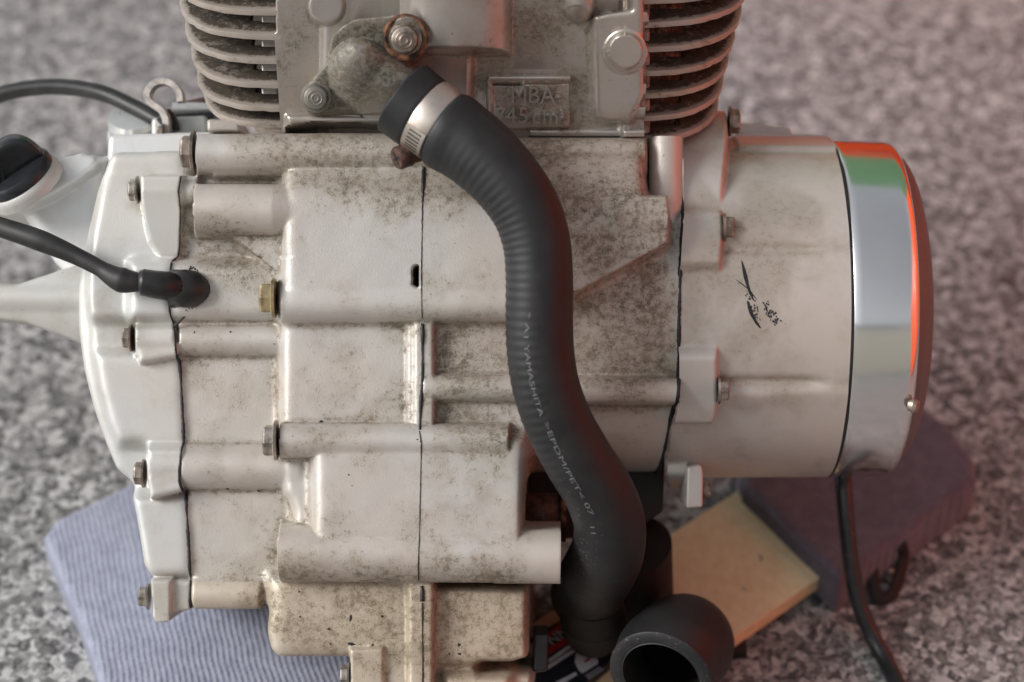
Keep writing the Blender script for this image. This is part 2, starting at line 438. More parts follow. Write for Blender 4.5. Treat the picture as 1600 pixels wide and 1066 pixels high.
def interp(tab, y):
    t = np.array(tab, float); return np.interp(y, t[:, 1], t[:, 0])
L1 = [(300, 190), (298, 262), (285, 275), (281, 297), (283, 330), (280, 387), (277, 402), (269, 406), (267, 440), (266, 480), (270, 506), (274, 520), (277, 560), (280, 585), (284, 665), (285, 702), (282, 750), (288, 774), (293, 859), (295, 909), (295, 1075)]
S1 = [(662, 190), (661, 300), (659, 430), (660, 500), (660, 585), (657, 640), (656, 672), (659, 690), (656, 820), (654, 905), (659, 916), (660, 1080)]
R1 = [(1066, 190), (1066, 250), (1069, 330), (1064, 390), (1062, 430), (1060, 520), (1060, 590), (1057, 630), (1051, 660), (1046, 710), (1039, 760), (1036, 1080)]
def interp_pchip(tab, y):
    t = np.array(tab, float); v = np.interp(y, t[:, 1], t[:, 0]); return v
STEP = 2.0
rows = np.arange(196, 1090, STEP)
zL, zS, zR = 190.0, 230.0, 198.0
ly = np.array([q(0, r, 200)[1] for r in rows])
xs0 = np.full(len(rows), q(92, 0, 170)[0])
xl = np.array([q(x, 0, zL)[0] for x in interp(L1, rows)])
xs = np.array([q(x, 0, zS)[0] for x in interp(S1, rows)])
xr = np.array([q(x, 0, zR)[0] for x in interp(R1, rows)])
nA, nB, nD = 100, 190, 200
def seg(a, b, n, last=False): 
    t = np.linspace(0, 1, n, endpoint=last); return a[:, None] * (1 - t) + b[:, None] * t
GX = np.concatenate((seg(xs0, xl, nA), seg(xl, xs, nB), seg(xs, xr, nD, True)), 1)
GY = np.repeat(ly[:, None], GX.shape[1], 1)
f = Field(GX, GY)
LEFT = np.broadcast_to(np.arange(GX.shape[1])[None] <= nA, GX.shape)
def only(m, z0): f.Z = np.where(m, f.Z, z0)
# --- cast base layer: rounded by softening
# left cover
A_out = [(172, 226), (296, 224), (304, 260), (304, 955), (268, 940), (234, 940), (228, 905), (215, 887), (207, 827), (197, 775), (197, 760), (172, 743), (154, 702), (133, 640), (118, 580), (110, 520), (110, 450), (120, 380), (138, 300), (158, 240)]
f.plate(A_out, 150, 26)
A_up = [(176, 229), (304, 227), (304, 502), (137, 502), (133, 470), (134, 420), (138, 370), (150, 300), (165, 245)]
A_lo = [(139, 546), (304, 546), (304, 704), (228, 704), (224, 697), (180, 697), (165, 665), (150, 610)]
A_lo2 = [(199, 772), (304, 772), (304, 905), (232, 905), (219, 885), (210, 827)]
def roll(z0, yt, s=0.0022): return lambda X, Y: z0 - s * np.maximum(0, q(0, yt, z0)[1] - Y) ** 2
f.plate(A_up, 182, 7, zf=roll(182, 420, 0.0016)); f.plate(A_lo, 180, 18); f.plate(A_lo2, 180, 14)
f.plate([(139, 500), (304, 500), (304, 550), (141, 550)], 164, 6)
f.plate([(197, 404), (304, 404), (304, 503), (197, 503)], 204, 16)
keepA = f.Z.copy(); f.Z[:] = NEG
# crank chamber, low walls
f.plate([(262, 268), (475, 250), (475, 952), (272, 952), (262, 500)], 174, 8)
f.plate([(405, 205), (1070, 212), (1070, 400), (405, 400)], 120, 20)
yc0, Rb = q(0, 482, 0)[1], 268.0
body = -66 + np.sqrt(np.clip(Rb ** 2 - (GY - yc0) ** 2, 0, None))
f.add(np.where((GX > q(700, 0, 190)[0]) & (np.abs(GY - yc0) < Rb * 0.985), body, NEG))
f.plate([(262, 407), (475, 407), (475, 503), (262, 503)], 204, 22)
# centre block, both halves
def facet(z0, yt): 
    y0 = q(0, yt, z0)[1]; return lambda X, Y: z0 - 0.62 * np.maximum(0, y0 - Y)
f.plate([(434, 232), (760, 225), (760, 500), (434, 502)], 243, 24, zf=facet(243, 308))
f.plate([(560, 232), (1013, 225), (1014, 302), (1046, 302), (1046, 384), (1040, 385), (905, 458), (830, 502), (560, 500)], 243, 22, zf=facet(243, 310))
f.plate([(434, 480), (668, 480), (668, 700), (434, 700)], 212, 18)
f.plate([(655, 480), (835, 480), (835, 720), (655, 720)], 206, 14)
f.plate([(440, 700), (500, 700), (500, 840), (452, 840), (456, 800), (450, 782), (440, 772)], 206, 12)
f.plate([(484, 675), (826, 680), (826, 870), (484, 870)], 240, 20)
f.plate([(340, 360), (436, 360), (436, 429)], 196, 5)
f.plate([(408, 892), (668, 892), (668, 1100), (546, 1100), (546, 1040), (430, 1040), (412, 1025), (404, 990), (410, 940)], 196, 34)
f.plate([(620, 905), (834, 912), (834, 1038), (800, 1046), (620, 1046)], 190, 18)
f.plate([(690, 1052), (800, 1052), (800, 1100), (690, 1100)], 196, 10)
f.plate([(655, 1040), (840, 1046), (840, 1100), (655, 1100)], 170, 8)
f.Z = np.where(LEFT, keepA, f.Z)
f.soften(2.6)
# --- bosses and tubes, still cast
f.mask = ~LEFT
f.tube(276, 475, 531, 27, 197, 7); f.tube(276, 470, 731, 37, 206, 9); f.tube(288, 408, 930, 29, 186, 7); f.tube(270, 310, 298, 24, 198, 6)
f.mask = LEFT
f.tube(208, 300, 531, 27, 201, 5); f.tube(226, 300, 728, 36, 204, 5); f.tube(218, 300, 298, 26, 204, 5)
f.mask = None
f.tube(434, 836, 474, 30, 246, 8)
f.tube(300, 668, 237, 33, 226, 5, slope=-0.004); f.tube(330, 436, 268, 8, 204, 3)
f.tube(655, 1014, 240, 30, 190, 8)
f.tube(660, 840, 606, 23, 232, 6); f.tube(820, 1068, 612, 22, 212, 6)
f.plate([(646, 502), (680, 502), (680, 668), (646, 668)], 228, 4, 3)
f.plate([(634, 503), (650, 503), (650, 668), (634, 668)], 222, 7, 4)
f.plate([(636, 905), (679, 905), (679, 1100), (636, 1100)], 214, 7, 4)
f.soften(1.0)
# --- crisp machined faces
tb = Field(GX, GY); tb.tube(299, 560, 326, 42, 249); tb.Z = np.where(tb.Z > NEG + 1, tb.Z - 0.22 * np.maximum(0, GX - q(425, 0, 246)[0]), NEG); f.Z = smax(f.Z, tb.Z, 3); f.tube(960, 1046, 343, 42, 248, 3)
f.tube(434, 796, 690, 27, 245, 3); f.tube(431, 879, 868, 46, 249, 3, slope=0.012)
f.tube(303, 668, 237, 32, 227, 2, slope=-0.004)
f.mask = LEFT
f.plate([(218, 273), (300, 273), (300, 404), (246, 404), (230, 376), (223, 350), (219, 320)], 201, 7, 2, zf=lambda X, Y: 205 - 0.19 * np.maximum(0, Y - q(0, 298, 200)[1]))
f.plate([(208, 511), (300, 508), (300, 556), (216, 570), (213, 556), (209, 545)], 199, 10, 2)
f.plate([(228, 700), (300, 700), (300, 766), (233, 782), (230, 765), (227, 750)], 203, 10, 2)
f.plate([(233, 906), (268, 906), (268, 974), (242, 976), (237, 970)], 190, 5, 1)
f.plate([(264, 906), (300, 906), (300, 956), (283, 958), (264, 962)], 178, 8, 1)
f.mask = None
f.plate([(546, 1014), (600, 1012), (600, 1100), (546, 1100)], 206, 5, 1)
f.cut([(658, 418), (651, 420), (648, 430), (650, 438), (648, 446), (658, 452)], 150, 2.5)
f.soften(0.55)
wb1 = Field(GX, GY); wb1.plate([(800, 305), (1046, 303), (1046, 384), (1040, 385), (905, 458), (800, 500)], 243, 7); wb1.soften(0.6); f.Z = np.maximum(f.Z, wb1.Z)
wb2 = Field(GX, GY); wb2.plate([(342, 358), (452, 350), (452, 436), (434, 428)], 213, 4); wb2.soften(0.5); f.Z = np.maximum(f.Z, wb2.Z)
# coarse cast unevenness
def wob(X, Y, s, a, k=6):
    o = np.zeros(X.shape)
    for _ in range(k):
        t = rng.uniform(0, 6.28); w = rng.uniform(0.6, 1.6) / s
        o += np.sin((X * math.cos(t) + Y * math.sin(t)) * w + rng.uniform(0, 6.28))
    return o * a / k
f.Z += (wob(GX, GY, 26, 0.7) + wob(GX, GY, 9, 0.3)) * np.where(np.arange(GX.shape[1])[None] < nA, 0.2, 1.0)
# --- dirt map: grime in hollows and patches, plus painted shade under fins and hose
def dirt_shade_map(X, Y, Z, spots, cav=0.09):
    c = blur(Z, 6) - Z; d = np.clip(c * cav, 0, 1.3) + np.clip((blur(Z, 2.5) - Z) * 0.25, 0, 0.8)
    for x, y, r, a in spots:
        wx, wy = q(x, y, 210); d += a * np.exp(-((X - wx) ** 2 + (Y - wy) ** 2) / (2 * r * r))
    return np.clip(d, -1, 2.2)
spots = [(480, 212, 30, 0.9), (560, 212, 40, 1.2), (630, 225, 35, 1.2), (380, 208, 30, 0.6), (560, 275, 45, 0.7), (720, 255, 40, 0.8), (860, 250, 50, 1.0), (910, 290, 60, 0.8), (990, 250, 40, 0.8), (1000, 470, 60, 0.6), (930, 520, 50, 0.7), (600, 250, 60, 0.6), (640, 280, 28, 0.9), (470, 255, 40, 0.7), (520, 220, 60, 0.6), (700, 285, 45, 1.0), (940, 260, 60, 1.0), (980, 300, 50, 0.8), (930, 420, 35, 1.5), (990, 430, 45, 1.0), (960, 500, 60, 0.7), (950, 560, 40, 1.1), (1010, 555, 30, 0.9), (920, 560, 25, 1.0), (345, 385, 30, 0.8), (400, 420, 25, 0.9), (360, 400, 35, 0.6), (370, 315, 35, 0.45), (740, 560, 45, 0.8), (740, 580, 50, 0.9), (720, 660, 45, 0.9), (780, 670, 25, 0.8), (690, 500, 30, 0.5), (480, 690, 40, 0.5), (560, 680, 30, 0.5), (770, 760, 40, 0.5), (720, 810, 40, 0.4), (340, 730, 30, 0.7), (360, 860, 40, 0.4), (480, 920, 60, 1.0), (440, 950, 40, 1.0), (620, 950, 45, 1.3), (610, 1000, 40, 1.1), (740, 940, 55, 1.7), (720, 990, 50, 1.5), (540, 1000, 50, 0.8), (780, 960, 40, 1.2), (330, 520, 40, 0.3), (340, 600, 45, 0.25), (300, 560, 30, 0.2), (560, 560, 60, 0.3), (620, 640, 40, 0.4), (1030, 320, 25, 0.8), (1040, 370, 20, 0.7)]
dm = dirt_shade_map(GX, GY, f.Z, spots)
dmA = np.clip(blur(f.Z, 6) - f.Z, 0, 8) * 0.03
for x, y, r, a in ((250, 930, 22, 1.3), (262, 950, 14, 1.0), (205, 525, 18, 0.8), (250, 752, 22, 0.8), (216, 320, 14, 0.8), (170, 505, 40, 0.6)):
    wx, wy = q(x, y, 190); dmA += a * np.exp(-((GX - wx) ** 2 + (GY - wy) ** 2) / (2 * r * r))
P = np.stack((GX, GY, f.Z), -1)
Zc = np.minimum(np.minimum(f.Z[:-1, :-1], f.Z[1:, 1:]), np.minimum(f.Z[:-1, 1:], f.Z[1:, :-1]))
def cols(name, a, b, mat, dmap, sharp=55, extra=None):
    k = (np.maximum(np.maximum(f.Z[:-1, a:b - 1], f.Z[1:, a + 1:b]), np.maximum(f.Z[:-1, a + 1:b], f.Z[1:, a:b - 1])) > -250)
    if extra is not None: k = k & extra
    return grid_part(name, P[:, a:b], mat, ENG, k, {'dirt': dmap[:, a:b], 'chalk': np.clip(dmap[:, a:b], 0, 1)}, sharp=sharp)
iS = nA + nB
cov_l = cols('clutch_cover', 0, nA + 1, MAT['cover'], dmA)
sump_row = int(np.searchsorted(rows, 912))
up = np.zeros((len(rows) - 1, nB), bool); up[:sump_row] = True
case_l = cols('crankcase_half', nA, iS + 1, MAT['case'], dm, extra=up)
ext = np.zeros((len(rows) - 1, nD - 1), bool); ext[:sump_row] = True
case_r = cols('crankcase_half', iS, iS + nD, MAT['case'], dm, extra=ext)
cols('sump', nA, iS + 1, MAT['sump'], dm, extra=~up); cols('sump', iS, iS + nD, MAT['sump'], dm, extra=~ext)
def height_at(px, py):
    """surface height of the relief near a photo position"""
    wx, wy = q(px, py, 200); r = int(np.clip(np.searchsorted(ly, wy), 0, len(ly) - 1)); c = int(np.clip(np.searchsorted(GX[r], wx), 0, GX.shape[1] - 1))
    return f.Z[r, c]
def seam(name, col, y0, y1, rad, parent, jag=0.25, off=0.0):
    m = (rows >= y0) & (rows <= y1); idx = np.where(m)[0][::2]
    path = np.stack((GX[idx, col] + off, GY[idx, col], f.Z[idx, col] + 0.2), -1)
    r = rad * (1 + 0.45 * np.sin(np.arange(len(idx)) * 0.37) * np.sin(np.arange(len(idx)) * 0.11 + 1)) + 0.15
    return sweep(name, path, r, MAT['gasket'], parent, 8, jag=jag)
seam('gasket_seam', nA, 275, 410, 1.0, ENG); seam('gasket_seam', nA, 410, 560, 1.2, ENG); seam('gasket_seam', nA, 556, 955, 2.1, ENG)
seam('gasket_seam', iS, 262, 318, 2.0, ENG, 0.5); seam('gasket_seam', iS, 318, 500, 0.55, ENG); seam('gasket_seam', iS, 505, 672, 2.0, ENG)
seam('gasket_seam', iS, 672, 905, 0.6, ENG); seam('gasket_seam', iS, 914, 940, 2.2, ENG); seam('gasket_seam', iS, 940, 1080, 0.9, ENG)
seam('gasket_seam', GX.shape[1] - 1, 300, 630, 2.4, ENG, 0.4, 0.5); seam('gasket_seam', GX.shape[1] - 1, 628, 786, 2.4, ENG, 0.4, 0.5)
# stray bead of sealant by the grommet
z = height_at(285, 498) + 2
sweep('sealant_bead', spline([qv(272, 510, z), qv(280, 503, z + 1), qv(289, 494, z + 1), qv(293, 490, z)]), 1.6, MAT['gasket'], ENG, 8)
# chipped black spots on the sump and case: small flakes of grit
CRV, CRF = [], []
def flake(px, py, rx, ry, ang=0, mat='gasket', join=False):
    z = height_at(px, py) + 0.8; n = 9; c = qv(px, py, z); V = [c + (0, 0, 0.8)]
    for k in range(n):
        t = 6.283 * k / n; rr = rng.uniform(0.7, 1.15); x, y = rx * math.cos(t) * rr, ry * math.sin(t) * rr
        V.append(c + (x * math.cos(ang) - y * math.sin(ang), x * math.sin(ang) + y * math.cos(ang), -1.6))
    if join: b0 = len(CRV); CRV.extend(V); CRF.extend((b0, b0 + 1 + k, b0 + 1 + (k + 1) % n) for k in range(n)); return
    part('grit_fleck', V, [(0, 1 + k, 1 + (k + 1) % n) for k in range(n)], MAT[mat], ENG)
for a in ((548, 966, 3, 8, 0.1), (597, 963, 4.5, 3, 0.3), (514, 983, 4, 3, 0.2), (469, 964, 3, 2.5, 0), (467, 925, 2.6, 2, 0), (549, 1006, 9, 3.5, 0.2), (582, 1010, 2.5, 5, 0), (516, 1006, 2.5, 2.2, 0), (717, 1008, 4.5, 5, 0.5), (718, 1022, 5, 3, 0.2), (702, 1022, 3, 2, 1), (501, 659, 3.6, 2.2, -0.4), (545, 742, 2, 2, 0), (550, 759, 1.4, 1.4, 0), (436, 892, 3, 3, 0), (657, 690, 2.2, 2, 0), (652, 687, 2.0, 1.6, 0), (360, 519, 2, 1.8, 0), (303, 520, 1.2, 2.4, 0), (404, 767, 3.5, 1.6, 0.2), (355, 764, 2.4, 1.3, 0.3), (673, 460, 2.0, 1.3, -0.6), (1041, 350, 4, 4, 0)):
    flake(*a)
# the slot in the joint
prism('slot_liner', [(648, 418), (658, 418), (658, 452), (648, 452)], 120, 158, MAT['dark'], ENG)

# --- generator cover: a body turned about the x axis
ZA = -66.0; yA = yc0; RG = 268.0
nth, nx = 260, 150
th = np.linspace(R(-100), R(112), nth)
yy = yA - RG * np.sin(th)
x0 = np.array([q(x, 0, ZA + RG * math.cos(t))[0] for x, t in zip(interp(R1, np.clip(533 + (yy - 533) * 1.06, 190, 1080)), th)]); x1 = np.full(nth, 1298.0)
EX = x0[:, None] + (x1 - x0)[:, None] * np.linspace(0, 1, nx)[None]
TH = np.repeat(th[:, None], nx, 1)
ytheta = yA - RG * np.sin(TH)
zt = ZA + RG * np.cos(TH)
# photo row of each sample, to place raised pads
PY = 533 + (ytheta - 533) * D / (D - zt); PX = 800 + (EX - 800) * D / (D - zt)
rad = np.full(EX.shape, RG) - np.maximum(0, (EX - 1150) * 0.006)
front = np.cos(TH) > -0.1
def pad(pts, h, bev, soft=0):
    global rad
    d = poly_sdf(pts, PX, PY); t = np.clip(-d / bev, 0, 1)
    a = np.where((d < 0) & front, h * np.sqrt(1 - (1 - t) ** 2), 0)
    rad = np.where(a > 0, np.maximum(rad, RG + a), rad)
ridge = lambda y0, up, dn, h: h * np.where(PY < y0, np.exp(-((PY - y0) / up) ** 2), np.exp(-((PY - y0) / dn) ** 2)) * front * np.clip((1335 - PX) / 200, 0.35, 1)
rad += ridge(362, 26, 14, 9) + ridge(614, 10, 26, 10)
rad -= (7 * np.exp(-((PY - 389) / 6) ** 2) + 9 * np.exp(-((PY - 598) / 7) ** 2)) * front * (PX > 1118) * np.clip((1302 - PX) / 40, 0, 1)
pad([(1040, 332), (1126, 332), (1130, 345), (1130, 384), (1126, 420), (1040, 420)], 15, 8)
dpad = poly_sdf([(1000, 60), (1138, 60), (1138, 236), (1128, 320), (1000, 320)], PX, PY)
rad = np.maximum(rad, -40 + RG + np.where(front, 40 * (dpad < 0) + np.clip((318 - PY) / 90, 0, 1) ** 0.8 * 46 * np.clip(-dpad / 5, 0, 1) ** 0.5, 0))
pad([(1040, 546), (1121, 546), (1121, 634), (1114, 655), (1040, 655)], 20, 7)
pad([(1040, 724), (1074, 724), (1074, 830), (1040, 830)], 16, 6)
# stepped ledges on top
rad += np.where((PY < 236) & (np.sin(TH) > 0.75), 7.0, 0) * (EX > q(1150, 0, 20)[0])
rad = blur(rad, 0.8)
EY = yA - rad * np.sin(TH); EZ = ZA + rad * np.cos(TH)
dE = np.clip(blur(rad, 5) - rad, 0, 6) * 0.1
dE += 0.5 * np.exp(-((PY - 389) / 8) ** 2) * (PX > 1125) + 0.4 * np.exp(-((PY - 598) / 8) ** 2) * (PX > 1125)
for x, y, r, a in ((1180, 340, 45, 0.9), (1250, 350, 35, 0.6), (1090, 250, 35, 0.5), (1160, 390, 30, 1.1), (1170, 440, 50, 0.55), (1110, 420, 40, 0.8), (1100, 500, 40, 0.35), (1210, 440, 25, 0.7), (1180, 510, 40, 0.5), (1220, 620, 40, 0.5), (1250, 400, 60, 0.3), (1180, 560, 50, 0.3), (1160, 230, 25, 0.6)):
    dE += a * np.exp(-((PX - x) ** 2 + (PY - y) ** 2) / (2 * r * r))
gc = grid_part('generator_cover', np.stack((EX, EY, EZ), -1), MAT['cover_r'], ENG, None, {'dirt': dE}, sharp=50)
# black scuff scratches on the cover (transferred paint: thin irregular flakes)
def on_cover(px, py, lift=0.6):
    zz = 200.0
    for _ in range(6):
        x, y = q(px, py, zz); s = np.clip((yA - y) / RG, -1, 1); zz = ZA + (RG + lift) * math.sqrt(1 - s * s)
    return np.array((*q(px, py, zz), zz))
SCV, SCF = [], []
def scuff(pts, w, solo=False):
    n = len(pts); up_, dn_ = [], []
    for i, (a, b) in enumerate(pts):
        ww = w * math.sin(math.pi * (i + 0.35) / (n - 0.3)) * rng.uniform(0.6, 1.2) + 0.3
        up_.append(on_cover(a - ww, b)); dn_.append(on_cover(a + ww, b))
    b0 = len(SCV); SCV.extend(up_ + dn_); SCF.extend((b0 + i, b0 + i + 1, b0 + n + i + 1, b0 + n + i) for i in range(n - 1))
scuff([(1159, 408), (1162, 420), (1165, 433), (1168, 445), (1172, 458), (1178, 470)], 2.6)
scuff([(1150, 437), (1158, 443), (1166, 449), (1173, 456), (1182, 468)], 1.3)
scuff([(1168, 470), (1171, 480), (1174, 490), (1178, 498), (1183, 506), (1188, 513)], 3.4)
for _ in range(60):
    a = rng.uniform(0, 1); x = 1192 + 22 * a + rng.normal(0, 4); y = 472 + 28 * a + rng.normal(0, 5)
    scuff([(x, y), (x + rng.uniform(-1, 1), y + 1.5), (x + rng.uniform(0, 1.5), y + 3)], rng.uniform(0.4, 1.0))
for _ in range(34):
    a = rng.uniform(0, 1); x = 1170 + 15 * a + rng.normal(0, 4); y = 455 + 45 * a + rng.normal(0, 4)
    scuff([(x, y), (x + rng.uniform(-1, 1), y + 1.5), (x + rng.uniform(0, 1.5), y + 3)], rng.uniform(0.4, 1.0))
part('scuff_mark', SCV, SCF, MAT['gasket'], ENG, fix=False)
# black seal and chrome ring with domed end
def xturn(name, prof, mat, parent=ENG, n=128, sharp=40):
    return lathe(name, [(x - 1290, r) for x, r in prof], (1290, yA, ZA), (1, 0, 0), mat, parent, n, caps=True, sharp=sharp)
xturn('seal_ring', [(1296.5, 255), (1296.5, 266.0), (1298.5, 267.6), (1302, 267.4), (1304, 262)], MAT['gasket'])
xturn('chrome_ring', [(1302, 250), (1302, 266), (1304, 267.5), (1316, 268), (1382, 266.5), (1391, 265), (1397, 261), (1401, 255), (1402, 250)], MAT['chrome'], n=200)
prof = [(1395, 249), (1402, 249)] + [(1402 + 50 * math.sin(t), 247 * math.cos(t)) for t in np.linspace(0.05, 1.5, 18)]
dome = xturn('end_cap', prof, MAT['dome'], n=128)
# small screw on the ring edge
zz = ZA + 205
lathe('cap_screw', [(0, 0.5), (0, 9), (8, 11), (13, 9), (15, 4), (15, 0.5)], qv(1421, 633, 158), (0.86, 0.18, 0.48), MAT['bolt'], ENG, 20)
# ledges behind the ring, upper edge of the cover
for pts, zz in (([(1158, 206), (1285, 210), (1288, 218), (1158, 216)], -95), ([(1150, 190), (1235, 200), (1240, 212), (1150, 210)], -150)):
    prism('cover_ledge', pts, zz - 60, zz, MAT['cover_r'], ENG, 3)
# bottom clip
prism('cover_clip', [(1074, 730), (1096, 726), (1099, 740), (1098, 793), (1072, 795)], -40, 96, MAT['cover_r'], ENG, 4)
# vertical stud sleeve at the block's foot
V0, V1 = qv(1040, 215, 150), qv(1041, 352, 150)
lathe('stud_sleeve', [(0, 25), (V1[1] - V0[1], 25)], V0, (0, 1, 0), MAT['case'], ENG, 40)

# ---------------------------------------------------------------- bolts (hex heads)
def hexhead_mesh(name, r, h, mat, washer=True):
    n = 6; V = []; F = []
    def ring(n, rr, s, off=0): 
        i0 = len(V)
        for k in range(n):
            t = 2 * math.pi * k / n + off; V.append((s, rr * math.cos(t), rr * math.sin(t)))
        return list(range(i0, i0 + n))
    a = ring(6, r, 0); b = ring(6, r, h * 0.84); c = ring(6, r * 0.86, h); d = ring(6, r * 0.5, h * 0.985)
    for p_, s_ in ((a, b), (b, c), (c, d)): F += [(p_[k], p_[(k + 1) % 6], s_[(k + 1) % 6], s_[k]) for k in range(6)]
    F += [tuple(a), tuple(d)]
    me = raw_mesh(name, np.array(V) * U, F, mat, False)
    bm = bmesh.new(); bm.from_mesh(me); bmesh.ops.recalc_face_normals(bm, faces=bm.faces)
    bmesh.ops.bevel(bm, geom=[e for e in bm.edges if e.calc_face_angle(0) > 0.5], offset=r * 0.06 * U, segments=2, affect='EDGES', profile=0.6)
    bm.to_mesh(me); bm.free(); return me
def washer_mesh(r, h, mat):
    V, F = lathe_pts([(-h * 0.2, r * 0.6), (-h * 0.2, r * 1.32), (h * 0.7, r * 1.34), (h, r * 1.26), (h, r * 0.6)], (0, 0, 0), (1, 0, 0), 32)
    me = raw_mesh('flange', V * U, F, mat, True)
    try: me.set_sharp_from_angle(angle=R(40))
    except Exception: pass
    return me
HEX = {k: hexhead_mesh('bolt', 20, 21, MAT[k]) for k in ('bolt', 'bolt_bright', 'bolt_brass')}
WASH = {k: washer_mesh(18.6, 4.5, MAT[k]) for k in ('bolt', 'bolt_bright', 'bolt_brass')}
proto = {}
def bolt(px, py, z, dirv, size, mat='bolt', spin=0.3, ln=1.0, flange=True, parent=ENG):
    loc = Vector(L(*qv(px, py, z)) - base_of(parent))
    if mat not in proto:
        o = bpy.data.objects.new('bolt', HEX[mat]); w = bpy.data.objects.new('flange', WASH[mat]); proto[mat] = (o, w)
    else:
        o = proto[mat][0].copy(); w = proto[mat][1].copy()
    COL.objects.link(o); o.parent = parent
    v = Vector((dirv[0], -dirv[1], dirv[2])).normalized()
    o.rotation_mode = 'QUATERNION'; o.rotation_quaternion = v.to_track_quat('X', 'Z') @ Matrix.Rotation(spin, 3, 'X').to_quaternion()
    o.location = loc; s = size / 20.0; o.scale = (s * ln, s, s)
    COL.objects.link(w); w.parent = o
    return o
LV = (-1, 0, 0); RV = (1, 0, 0)
bolt(304, 237, 196, LV, 25, 'bolt', 0.25, 0.75)
bolt(216, 297, 182, LV, 16.5, 'bolt_bright', 0.1, 0.8)
bolt(430, 466, 226, LV, 23.5, 'bolt_brass', 0.55, 0.9)
bolt(206, 528, 180, LV, 16.5, 'bolt', 0.5, 0.75)
bolt(433, 688, 224, LV, 24, 'bolt_bright', 0.4, 0.8)
bolt(226, 740, 182, LV, 17, 'bolt', 0.2, 0.85)
bolt(233, 932, 172, LV, 16, 'bolt_bright', 0.6, 0.9)
bolt(546, 1056, 188, LV, 16, 'bolt_bright', 0.3, 0.8)
bolt(1139, 190, 20, RV, 19, 'bolt', 0.1, 0.85)
bolt(1130, 356, 184, RV, 17, 'bolt', 0.4, 0.95)
bolt(1122, 611, 190, RV, 16, 'bolt_bright', 0.52, 0.95)
bolt(1098, 764, 60, RV, 14, 'bolt', 0.2, 0.8)

# ---------------------------------------------------------------- CYLINDER
PC = R(35); UPC = np.array((0, -math.cos(PC), math.sin(PC))); AWC = np.array((0, -math.sin(PC), -math.cos(PC)))
ZB = 150.0; YB = q(0, 214, ZB)[1]; SL = math.tan(PC)
def zfront(Y): return ZB + SL * (YB - Y)
cy_rows = np.arange(-70, 217, 1.5)
def zrow(py):
    zz = ZB
    for _ in range(8): zz = zfront(q(0, py, zz)[1])
    return zz
zr_ = np.array([zrow(p) for p in cy_rows]); cyl_y = np.array([q(0, p, z_)[1] for p, z_ in zip(cy_rows, zr_)])
cx = np.arange(q(428, 0, 250)[0], q(1012, 0, 250)[0], 1.6)
CX, CY = np.meshgrid(cx, cyl_y); CZ0 = zfront(CY)
class Rel(Field):
    """relief over the tilted cylinder face; heights are added along the view axis"""
    def _c(s, pts, z): return [q(a, b, zrow(b) + z) for a, b in pts]
    def plate(s, pts, z, bevel=6, k=0):
        d = poly_sdf(s._c(pts, z), s.X, s.Y); t = np.clip(-d / bevel, 0, 1)
        s.add(np.where(d < 0, z - min(bevel, 30) * (1 - np.sqrt(1 - (1 - t) ** 2)), -60), k); return s
    def disc(s, x, y, r, z, bevel=4, k=0):
        return s.plate([(x + r * math.cos(t), y + r * math.sin(t)) for t in np.linspace(0, 6.283, 32, endpoint=False)], z, bevel, k)
    def vtube(s, xc, y0, y1, r, z, zr=None, k=0):
        zr = r if zr is None else zr
        zm = zrow((max(y0, -60) + y1) / 2) + z; a = q(xc, 0, zm)[0]; u = (s.X - a) / (r * (D - zm) / D)
        b0, b1 = q(0, y0, zrow(y0) + z)[1], q(0, y1, zrow(y1) + z)[1]
        s.add(np.where((np.abs(u) < 1) & (s.Y > b0) & (s.Y < b1), z - zr + zr * np.sqrt(np.clip(1 - u * u, 0, 1)), -60), k); return s
    def htube(s, x0, x1, yc, r, z, zr=None, k=0):
        zr = r if zr is None else zr; zm = zrow(yc) + z; a, y0 = q(x0, yc, zm); b = q(x1, yc, zm)[0]; u = (s.Y - y0) / (r * (D - zm) / D)
        s.add(np.where((np.abs(u) < 1) & (s.X > a) & (s.X < b), z - zr + zr * np.sqrt(np.clip(1 - u * u, 0, 1)), -60), k); return s
g = Rel(CX, CY, -60)
g.plate([(428, -90), (1005, -90), (1005, 222), (428, 222)], 0, 2)
g.plate([(500, -90), (742, -90), (742, 78), (736, 222), (620, 222), (560, 190), (500, 180)], 13, 14)
g.vtube(712, -90, 78, 86, 52, 44, 3)
g.plate([(652, -90), (700, -90), (700, 60), (668, 50), (650, 30)], 26, 14, 4)
g.plate([(752, 84), (914, 84), (914, 215), (752, 215)], -2, 4)
g.plate([(925, 24), (950, 18), (985, 14), (985, -90), (1008, -90), (1008, 150), (990, 190), (944, 190), (930, 184), (925, 170)], 28, 11)
g.plate([(970, -90), (1010, -90), (1010, 222), (970, 222), (968, 196)], 9, 6)
g.plate([(445, 178), (600, 178), (620, 205), (445, 205)], 16, 12)
g.soften(1.0)
g.htube(764, 892, 124, 7, 12, 11, 2); g.vtube(765.5, 122, 200, 6, 11, 10, 2)
g.vtube(906, -90, 12, 23, 40, 26, 2); g.dome(906, 8, 23, 0) if False else None
g.disc(977, 82, 36, 31, 5); g.disc(977, 82, 27, 40, 2.5)
g.disc(510, 10, 29, 22, 6)
g.htube(828, 975, 211, 9, 5, 6, 2)
for y in (30, 142, 178, 214): g.plate([(973, y - 10), (1014, y - 12), (1014, y + 6), (973, y + 6)], 22, 5, 2)
g.soften(0.4)
g.plate([(771, 134), (890, 131), (890, 199), (771, 202)], 8, 1.5)
g.Z += wob(CX, CY, 20, 0.8) + wob(CX, CY, 7, 0.3)
